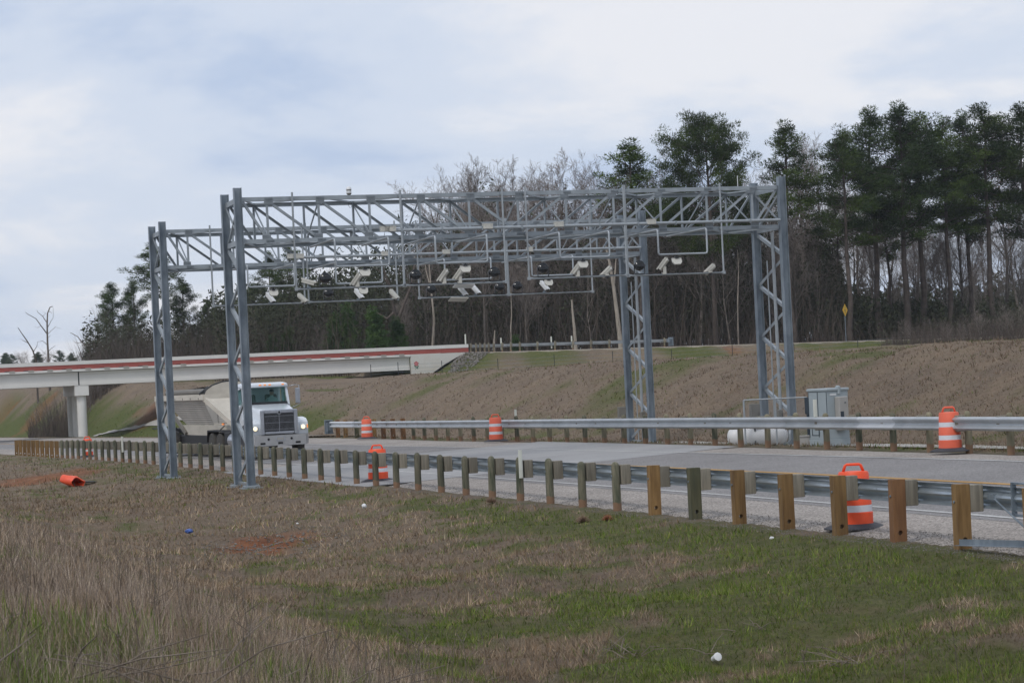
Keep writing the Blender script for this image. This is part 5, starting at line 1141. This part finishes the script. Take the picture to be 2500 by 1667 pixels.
limb_tree('dead_tree', 298, [((88, 880), (80, 855), (66, 832), (54, 815), (44, 800), .14), ((70, 838), (58, 832), (50, 827), .05), ((82, 858), (90, 845), (92, 835), .05)], 'leaning dead trunk left of the forked dead tree', BRANCH)
limb_tree('dead_tree', 290, [((228, 878), (215, 850), (200, 835), (190, 822), (172, 812), .13), ((200, 835), (188, 838), (180, 832), .05), ((215, 850), (222, 832), .05), ((206, 842), (205, 826), .04)], 'bent bare trunk beside the outermost left pine', BRANCH)
# pale broken trunks in the middle of the wood
limb_tree('broken_trunk', 238, [((1406, 850), (1402, 800), (1398, 762), (1396, 732), .27)], 'pale barkless trunk broken off short, behind the cross road guardrail', DEADW, 'dead tree')
limb_tree('broken_trunk', 238, [((1515, 838), (1507, 770), (1498, 700), (1488, 640), (1478, 600), .34), ((1498, 700), (1502, 660), (1505, 618), .14)], 'tall pale leaning trunk just left of the farther gantry right leg', DEADW, 'dead tree')
limb_tree('broken_trunk', 238, [((1206, 845), (1207, 825), (1208, 806), .18)], 'short pale stump at the wood edge right of the bridge', DEADW, 'dead tree')
limb_tree('broken_trunk', 240, [((1248, 845), (1247, 800), (1249, 768), (1247, 700), .12)], 'thin pale snag right of the short stump', DEADW, 'dead tree')
limb_tree('broken_trunk', 240, [((1802, 815), (1801, 740), (1803, 660), (1801, 610), .09)], 'thin pale snag left of the right gantry leg', DEADW, 'dead tree')
limb_tree('forked_tree', 242, [((975, 850), (972, 810), (968, 780), (960, 745), (952, 700), (930, 640), .34), ((970, 785), (985, 745), (1003, 700), (1012, 650), (1030, 600), .22), ((964, 762), (945, 778), (918, 762), .20), ((952, 700), (925, 660), (905, 650), .10)], 'dark forked trunk with a cut stub, left of the middle', PBARK, 'dead tree')
limb_tree('forked_tree', 240, [((1056, 850), (1060, 780), (1052, 700), (1048, 645), .26), ((1048, 690), (1040, 660), (1036, 630), .10)], 'grey trunk under the pair of box cameras', DEADW, 'dead tree', .8)
# the tall leafless trees whose tops show above the truss
for i, (px, pt, Y, k, sx, lb) in enumerate(((1075, 398, 262, 0, 1.1, 'leafless tree, leftmost tall crown above the truss'), (1118, 378, 256, 1, 1.05, 'leafless tree with a high crown, second above the truss'), (1165, 368, 262, 3, 1.0, 'leafless tree, third tall crown above the truss'), (1205, 380, 268, 2, 1.1, 'leafless tree with upright twigs left of the gap in the crowns'), (1250, 402, 258, 4, 1.0, 'leafless tree at the dip in the crown line'),
        (1312, 408, 266, 5, 1.05, 'leafless tree right of the dip in the crown line'), (1368, 366, 256, 1, 1.2, 'rounded leafless crown in the middle of the wood'), (1410, 364, 262, 0, 1.1, 'leafless crown immediately left of the round-headed pine'), (1462, 372, 268, 3, 1.1, 'leafless tree behind the round-headed pine'), (1600, 352, 262, 2, 1.1, 'leafless tree between the round-headed pine and the spreading pine'), (1835, 352, 262, 4, 1.1, 'leafless tree right of the spreading pine'),
        (1965, 318, 258, 5, 1.15, 'tall pale leafless tree right of the slender pine'), (2005, 322, 264, 1, 1.1, 'leafless tree next to the first pine of the clump'), (2440, 300, 268, 3, 1.1, 'leafless tree near the right edge between two pines'), (1030, 470, 262, 4, 1.0, 'lower leafless tree at the left end of the tall crowns'))):
    tree('bare%d' % k, px, pt, Y, lb, BG, sx)
# the crowd of the wood: nothing tells these apart
rng = random.Random(77)
WOODL = 'slender leafless tree crowded in the wood behind the cross road'
for i in range(170):
    px = 540 + 1990 * (i + rng.random()) / 170; 
    top = np.interp(px, [540, 700, 950, 1080, 1500, 1900, 2060, 2520], [705, 680, 620, 440, 400, 385, 410, 390]) + rng.uniform(0, 250); Y = rng.uniform(242, 300)
    k = ('slim%d' % rng.randrange(3)) if rng.random() < .35 else 'bare%d' % rng.randrange(6)
    tree(k, px, top, Y, WOODL, 'crowd of leafless trees behind the cross road', rng.uniform(.8, 1.3))
for i in range(20):
    px = 215 + 380 * (i + rng.random()) / 20; tree('slim%d' % rng.randrange(3), px, rng.uniform(735, 830), rng.uniform(285, 320), 'grey leafless tree among the pines on the left beyond the bridge', 'crowd of leafless trees beyond the bridge', rng.uniform(.9, 1.6))
for i in range(46):
    px = -60 + 640 * (i + rng.random()) / 46; k = rng.choice(['pineD', 'pineD', 'slim1', 'bare2', 'bare4']); tree(k, px, (845 if rng.random() < .15 else 862) + rng.uniform(-9, 10) - px * .025, rng.uniform(600, 820), 'far-off tree on the hazy skyline at the left', 'hazy distant trees at the left', 1.5)
for i in range(30):
    px = 2170 + 370 * (i + rng.random()) / 30; o = tree('slim%d' % rng.randrange(3), px, np.interp(px, [2170, 2230, 2330, 2540], [790, 735, 715, 690]) + rng.uniform(-8, 55), 300, 'reddish brown leafless shrub in the thicket at the right edge', 'shrubs of the thicket at the right edge', rng.uniform(1.5, 2.4), cat='shrub'); o.name = 'bare_shrub'
    P = at(px, 850, rng.uniform(207, 221)); k_ = P.y / o.location.y; o.scale = [a_ * k_ * .95 for a_ in o.scale]; o.location = (P.x, P.y, gz(P.x, P.y) - .1)
for i in range(12):
    px = 70 + 150 * (i + rng.random()) / 12; P = at(px, 900, rng.uniform(228, 250)); z0 = gz(P.x, P.y); B, T, top = PROTO['slim%d' % rng.randrange(3)]; k_ = rng.uniform(3.2, 5.2) / top; r_ = bpy.data.objects.new('bare_shrub', None); COL.objects.link(r_); r_.location = (P.x, P.y, z0 - .1); r_.rotation_euler = (0, 0, rng.uniform(0, 6)); r_.scale = (k_ * 1.9, k_ * 1.9, k_)
    for nm, me in (('trunk', B), ('crown', T)): o = bpy.data.objects.new(nm, me); COL.objects.link(o); o.parent = r_
    tag(r_, 'leafless grey shrub on the bank seen under the bridge', 'shrub', 'shrubs on the bank under the bridge')
# undergrowth of the wood: masses nobody could count
YMX = np.arange(880, 2620, 20.0); YMY = np.array([ymin(a, 11.8) for a in YMX])
def wood_fill(name, m_, n, xr, Yr, hfun, size, lab=None, vert=False, seed=3):
    g = np.random.default_rng(seed); px = g.uniform(*xr, n); Y = g.uniform(*Yr, n); Y = np.where(px > 900, np.maximum(Y, np.interp(px, YMX, YMY) + .3 + .6 * (Y - Yr[0])) if Yr[0] > 230 else Y, Y); X = (px - 1250) / F * Y; zb_ = ground(X, Y); h = hfun(px) * (.15 + .85 * g.random(n) ** 1.3); f = fbm(px / 28, Y / 6, 3, seed) ; h = h * (.45 + 1.1 * f)
    if vert:
        ln = h; wd = size * (.6 + .8 * g.random(n)); a = g.uniform(0, 6.28, n); lx = g.normal(0, .26, n) * ln; ly = g.normal(0, .26, n) * ln
        V = np.stack([np.stack([X - wd * np.cos(a), Y - wd * np.sin(a), zb_ - .1], 1), np.stack([X + wd * np.cos(a), Y + wd * np.sin(a), zb_ - .1], 1), np.stack([X + lx, Y + ly, zb_ + ln], 1)], 1)
    else:
        z_ = zb_ + h; d1 = g.normal(0, 1, (n, 3)) * size; d2 = g.normal(0, 1, (n, 3)) * size; c = np.stack([X, Y, z_], 1); V = np.stack([c, c + d1, c + d2], 1)
    o = pmesh(name, V.reshape(-1, 3), np.arange(3 * n).reshape(n, 3), [m_]); tag(o, kind='stuff'); return o
hw = lambda a: np.interp(a, [540, 900, 1200, 2000, 2100, 2520], [8, 12, 16, 15, 5, 4])
wood_fill('undergrowth', UNDERM, 190000, (520, 2560), (246, 300), hw, .19, seed=5)
wood_fill('brushwood', BRUSHM, 15000, (520, 2560), (238, 290), lambda a: hw(a) * .9 + 1, .03, vert=True, seed=6)
wood_fill('brushwood', BRUSHM, 3500, (2150, 2560), (206, 222), lambda a: np.interp(a, [2150, 2230, 2560], [1.6, 3.0, 3.6]), .022, vert=True, seed=7)
wood_fill('brushwood', BRUSHM, 1300, (60, 200), (222, 250), lambda a: np.interp(a, [60, 120, 210], [2.5, 5.0, 5.5]), .03, vert=True, seed=8)
wood_fill('brushwood', BRUSHM, 16000, (205, 980), (250, 285), lambda a: 6.5 + 0 * a, .035, vert=True, seed=9)
wood_fill('undergrowth', UNDERM, 26000, (205, 980), (262, 320), lambda a: 7.0 + 0 * a, .22, seed=10)

wood_fill('undergrowth', UNDERM, 90000, (500, 2080), (300, 345), lambda a: np.interp(a, [500, 900, 1200, 1950, 2080], [9, 12, 15, 14, 7]), .36, seed=15)
wood_fill('undergrowth', UNDERM, 16000, (2060, 2580), (300, 345), lambda a: 6.5 + 0 * a, .36, seed=16)
# ================================================================= GRASS
GRM = bpy.data.materials.new('grass_blades'); GRM.use_nodes = True; t = GRM.node_tree; b = t.nodes['Principled BSDF']; at_ = t.nodes.new('ShaderNodeAttribute'); at_.attribute_name = 'tint'; t.links.new(at_.outputs['Color'], b.inputs['Base Color']); b.inputs['Roughness'].default_value = .9; b.inputs['Specular IOR Level'].default_value = .1
def polar(n, a0, a1, Ya, Yb, g, pw=1.0):
    a = np.radians(g.uniform(a0, a1, n)); Y = 1 / (1 / Ya - g.random(n) ** pw * (1 / Ya - 1 / Yb)); return np.tan(a) * Y, Y
def blades(name, X, Y, h, wd, lean, col, g, zoff=-.02, kind='stuff'):
    n = len(X); Z = ground(X, Y) + zoff; a = g.uniform(0, np.pi, n); ca, sa = np.cos(a) * wd / 2, np.sin(a) * wd / 2; la = g.uniform(0, 2 * np.pi, n); lx = np.cos(la) * h * lean; ly = np.sin(la) * h * lean
    V = np.stack([np.stack([X - ca, Y - sa, Z], 1), np.stack([X + ca, Y + sa, Z], 1), np.stack([X + lx, Y + ly, Z + h * np.sqrt(np.clip(1 - lean ** 2, .1, 1))], 1)], 1)
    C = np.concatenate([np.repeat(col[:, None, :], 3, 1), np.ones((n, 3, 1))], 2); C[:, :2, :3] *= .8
    o = pmesh(name, V.reshape(-1, 3), np.arange(3 * n).reshape(n, 3), [GRM], {'tint': ('FLOAT_COLOR', C.reshape(-1, 4))}); tag(o, kind=kind); return o
DRY = np.array([(.21, .16, .115), (.31, .245, .18), (.43, .35, .265), (.24, .19, .155), (.125, .09, .065), (.29, .20, .13)]); GRN = np.array([(.065, .105, .018), (.11, .165, .030), (.17, .205, .055), (.15, .145, .050), (.085, .135, .024)])
def pick(g, pal, n): i = g.integers(0, len(pal), n); j = g.integers(0, len(pal), n); f = g.random((n, 1)); return pal[i] * f + pal[j] * (1 - f)
g = np.random.default_rng(21)
def field(name, n, Ya, Yb, dlo, dhi, hmul, pxw, a0=-17, a1=17, seed=1, pw=1.0, br=1.0):
    g = np.random.default_rng(seed); X, Y = polar(n, a0, a1, Ya, Yb, g, pw); s_, d = sd_of(X, Y); ok = (d > dlo(s_)) & (d < dhi(s_)); X, Y, s_, d = X[ok], Y[ok], s_[ok], d[ok]; n = len(X)
    gm_, cm_ = green_mask(X, Y, s_, d); keep = g.random(n) > cm_ * .93; X, Y, s_, d, gm_ = X[keep], Y[keep], s_[keep], d[keep], gm_[keep]; n = len(X)
    tuft = fbm(X / .55, Y / .55, 3, 60); isg = g.random(n) < np.clip(gm_ * 1.05 + (fbm(X / .9, Y / .9, 2, 66) - .5) * .6 + (fbm(X / .22, Y / .22, 2, 72) - .5) * 1.0, np.where(d < 0, .02, .03), np.where(d < 0, .74, .97))
    mauve = sstep(.45, .6, fbm(X / 3.5, Y / 3.5, 3, 61))[:, None]
    cd_ = pick(g, DRY, n) * (1 - mauve * .5) + pick(g, DRY, n) * np.array((.84, .82, .80)) * mauve * .5
    col = np.where(isg[:, None], pick(g, GRN, n), cd_) * ((.45 + .6 * tuft) * (.6 + .9 * fbm(X / .16, Y / .16, 2, 67)))[:, None]
    col = col * br
    h = np.where(isg, .10, .045 + .075 * (1 - gm_)) * (.35 + 1.6 * tuft) * (.45 + .9 * g.random(n) ** 2) * hmul; col = np.where((~isg & (gm_ > .5))[:, None], col * .72, col); wd = np.maximum(.004, pxw * Y / 2228) * (.6 + .8 * g.random(n))
    return blades(name, X, Y, h, wd, np.clip(g.normal(.62, .27, n), 0, .96), col, g)
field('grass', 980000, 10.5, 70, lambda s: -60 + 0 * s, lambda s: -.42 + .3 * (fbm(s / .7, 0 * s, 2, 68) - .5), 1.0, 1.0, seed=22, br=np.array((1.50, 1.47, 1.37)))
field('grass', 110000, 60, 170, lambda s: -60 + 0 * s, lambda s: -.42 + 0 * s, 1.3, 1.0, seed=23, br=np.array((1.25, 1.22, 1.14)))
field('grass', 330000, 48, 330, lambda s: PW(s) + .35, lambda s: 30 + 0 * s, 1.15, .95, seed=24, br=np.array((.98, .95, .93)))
# tall dry weeds on the near bank, lower left
n = 190000; g = np.random.default_rng(31); X, Y = polar(n, -16, 6, 8.5, 44, g, .9); s_, d = sd_of(X, Y)
dens = 1.25 * (1 - .45 * sstep(-.8, -1.9, X) * sstep(17, 13, Y)) * sstep(-9.0, -10.6, d + 1.6 * (fbm(X / 2.2, Y / 2.2, 3, 62) - .5) + 0.06 * X) * (.25 + .75 * sstep(.35, .6, fbm(X / 1.1, Y / 1.1, 3, 63)))
k = g.random(n) < dens; X, Y = X[k], Y[k]; n = len(X); hh_ = (.11 + .48 * g.random(n) ** 3.0) * (.25 + 1.4 * fbm(X / .9, Y / .9, 3, 64)); MV = np.array([(.20, .16, .14), (.28, .23, .205), (.42, .36, .32), (.13, .10, .085), (.33, .255, .19), (.52, .45, .39)])
blades('dry_weeds', X, Y, hh_, np.maximum(.0045, .75 * Y / 2228), np.clip(np.abs(g.normal(.42, .3, n)), 0, .95), pick(g, MV, n) * np.array((1.0, .96, .88)) * (1.8 - 1.5 * np.clip(hh_, 0, .5))[:, None] * (.5 + .7 * g.random((n, 1))) * (.6 + .8 * fbm(X / .6, Y / .6, 2, 69))[:, None], g)
# green low leaves in the lower-left corner
n = 26000; X, Y = polar(n, -15, -4, 9.0, 19, g); k = g.random(n) < sstep(.46, .6, fbm(X / 1.2, Y / 1.2, 3, 65)); X, Y = X[k], Y[k]; n = len(X)
blades('green_weeds', X, Y, .08 + .24 * g.random(n), .012 + .012 * g.random(n), np.clip(g.normal(.45, .3, n), 0, .95), pick(g, GRN, n) * 1.35, g)
# dead stalks: upright stems with side twigs, and fallen ones in the corner
STK = mat('dead_stalk', (.085, .065, .05), .9, scale=3, col2=(.21, .175, .14), orand=.2)
mb = MB(); rng = random.Random(4)
for i in range(230):
    a = R_(rng.uniform(-14.5, 12)); Y = 1 / (1 / 10.5 - rng.random() * (1 / 10.5 - 1 / 40)); x_ = math.tan(a) * Y; s_, d = sd_of(x_, Y)
    if d[0] > -8.2 + 1.5 * rng.random() and (rng.random() > .05 or d[0] > -3.5): continue
    z_ = gz(x_, Y); h = rng.uniform(.35, .85); ln = Vector((rng.gauss(0, .12), rng.gauss(0, .12), 1)).normalized(); p0 = Vector((x_, Y, z_ - .03)); p1 = p0 + ln * h; mb.tube([p0, p0.lerp(p1, .5) + Vector((rng.gauss(0, .02), 0, 0)), p1], .0045, 4, r2=.002, cap=False)
    for k in range(rng.randrange(2, 7)): q = p0.lerp(p1, rng.uniform(.4, .98)); mb.tube([q, q + Vector((rng.gauss(0, .07), rng.gauss(0, .07), rng.uniform(.02, .12)))], .0025, 3, cap=False)
tag(mb.build('dead_stalks', STK), kind='stuff')
mb = MB()
for i in range(110):
    a = R_(rng.uniform(-14.5, -4.5)); Y = rng.uniform(9.5, 15.5 if i % 3 else 12); x_ = math.tan(a) * Y; z_ = gz(x_, Y); az = rng.uniform(0, 6.28); L = rng.uniform(.3, 1.1); e_ = rng.uniform(.0, .45)
    p0 = Vector((x_, Y, z_ + rng.uniform(0, .12))); p1 = p0 + Vector((math.cos(az) * L, math.sin(az) * L * .6, L * e_)); mid = p0.lerp(p1, .5) + Vector((0, 0, rng.uniform(-.02, .08))); mb.tube([p0, mid, p1], rng.uniform(.004, .010), 5, r2=.003, cap=False)
for (px, py, n_, L_) in ((1545, 1608, 9, .55), (1500, 1598, 5, .45), (2070, 1632, 12, .7), (1840, 1548, 6, .3), (1740, 1600, 3, .4)):
    c_ = hit(px, py)
    for k in range(n_):
        az = rng.uniform(0, 6.28); L = L_ * rng.uniform(.4, 1); p0 = c_ + Vector((rng.gauss(0, .12), rng.gauss(0, .15), .03)); p1 = p0 + Vector((math.cos(az) * L, math.sin(az) * L, L * rng.uniform(.02, .5))); mb.tube([p0, p0.lerp(p1, .5) + Vector((0, 0, rng.uniform(0, .05))), p1], rng.uniform(.004, .008), 5, r2=.002, cap=False)
tag(mb.build('fallen_stalks', STK), kind='stuff')
TUFM = mat('dry_tuft', (.20, .13, .09), .9, scale=3, col2=(.38, .28, .20)); TUFR = mat('red_tuft', (.30, .10, .055), .9, scale=3, col2=(.42, .19, .11))
for px, py, m_, r_, lb in ((1423, 1268, TUFM, .17, 'round tuft of dry brown weed at the gravel edge below the round posts'), (1483, 1264, TUFR, .12, 'reddish clump of dead weed beside the first square post'), (1200, 1221, TUFM, .16, 'dry tan tuft at the foot of a round post left of the tall delineator')):
    c_ = hit(px, py + 8); mb = MB()
    for k in range(420):
        u = Vector((rng.gauss(0, 1), rng.gauss(0, 1), abs(rng.gauss(0, .8)))).normalized(); b0_ = u * r_ * rng.uniform(.05, .5); e1_ = u * r_ * rng.uniform(.7, 1.15) + Vector((0, 0, .01)); w2_ = u.cross(Vector((rng.gauss(0, 1), rng.gauss(0, 1), 1))).normalized() * .004; k0 = len(mb.v); mb.v += [tuple(b0_ - w2_), tuple(b0_ + w2_), tuple(e1_)]; mb.f.append((k0, k0 + 1, k0 + 2))
    o = mb.build('weed_tuft', m_); o.location = c_ + Vector((0, 0, .01)); tag(o, lb, 'weed')
# loose gravel, stones: along the shoulder edge, on the clay and the riprap by the wing wall
STN = mat('stone', (.17, .155, .135), .9, scale=3, col2=(.33, .30, .265), orand=.3)
def stones(name, pts, lo, hi, m_, g):
    V, Fc = [], []
    base = np.array([(1, 0, 0), (0, 1, 0), (-1, 0, 0), (0, -1, 0), (0, 0, 1), (0, 0, -1)], float); tri = np.array([(0, 1, 4), (1, 2, 4), (2, 3, 4), (3, 0, 4), (1, 0, 5), (2, 1, 5), (3, 2, 5), (0, 3, 5)])
    n = len(pts); sz = g.uniform(lo, hi, n) * g.uniform(.5, 1, n); A = base[None] * (sz[:, None, None] * g.uniform(.55, 1.2, (n, 6, 1))) + g.normal(0, .18, (n, 6, 3)) * sz[:, None, None]; A[:, :, 2] *= .65
    th_ = g.uniform(0, 6.28, n); c_, s2 = np.cos(th_)[:, None], np.sin(th_)[:, None]; x_ = A[:, :, 0] * c_ - A[:, :, 1] * s2; y_ = A[:, :, 0] * s2 + A[:, :, 1] * c_; A[:, :, 0] = x_; A[:, :, 1] = y_
    V = (A + np.asarray(pts)[:, None, :]).reshape(-1, 3); Fc = (tri[None] + 6 * np.arange(n)[:, None, None]).reshape(-1, 3); o = pmesh(name, V, Fc, [m_]); tag(o, kind='stuff'); return o
g = np.random.default_rng(41); n = 9000; ss_ = 1 / (1 / 27 - g.random(n) * (1 / 27 - 1 / 110)) - 31; dd_ = -.42 + 1.3 * g.random(n) ** 1.3
P_ = np.array([on_line(a, b_)[:2] for a, b_ in zip(ss_, dd_)]); Z_ = np.maximum(ground(P_[:, 0], P_[:, 1]), zroad(ss_, dd_)) + .006
stones('loose_gravel', np.column_stack([P_, Z_]), .008, .019, STN, g)
n = 900; X = CLAY[0] + g.normal(0, .9, n); Y = CLAY[1] + g.normal(0, 1.6, n); stones('clay_stones', np.column_stack([X, Y, ground(X, Y) + .01]), .015, .05, STN, g)
n = 1000; qq = -3.6 + 4.0 * g.random(n); tt = TE - 1.2 + .75 * qq + 3.6 * g.random(n) ** 1.2; k = tt > -99; tt, qq = tt[k], qq[k]; X = A0[0] + AX[0] * tt + AN[0] * qq; Y = A0[1] + AX[1] * tt + AN[1] * qq
stones('riprap', np.column_stack([X, Y, ground(X, Y) + .05]), .07, .20, STN, g)
# haze over the whole place
hz = MB().box((0, 0, 20), (2640, 2640, 64)).build('haze', None); tag(hz, kind='stuff')
hm = bpy.data.materials.new('haze_air'); hm.use_nodes = True; t = hm.node_tree; t.nodes.clear(); o_ = t.nodes.new('ShaderNodeOutputMaterial'); pv = t.nodes.new('ShaderNodeVolumePrincipled'); pv.inputs['Color'].default_value = (.86, .90, .97, 1); pv.inputs['Density'].default_value = .00014; pv.inputs['Anisotropy'].default_value = .2; t.links.new(pv.outputs[0], o_.inputs['Volume']); hz.data.materials.append(hm)
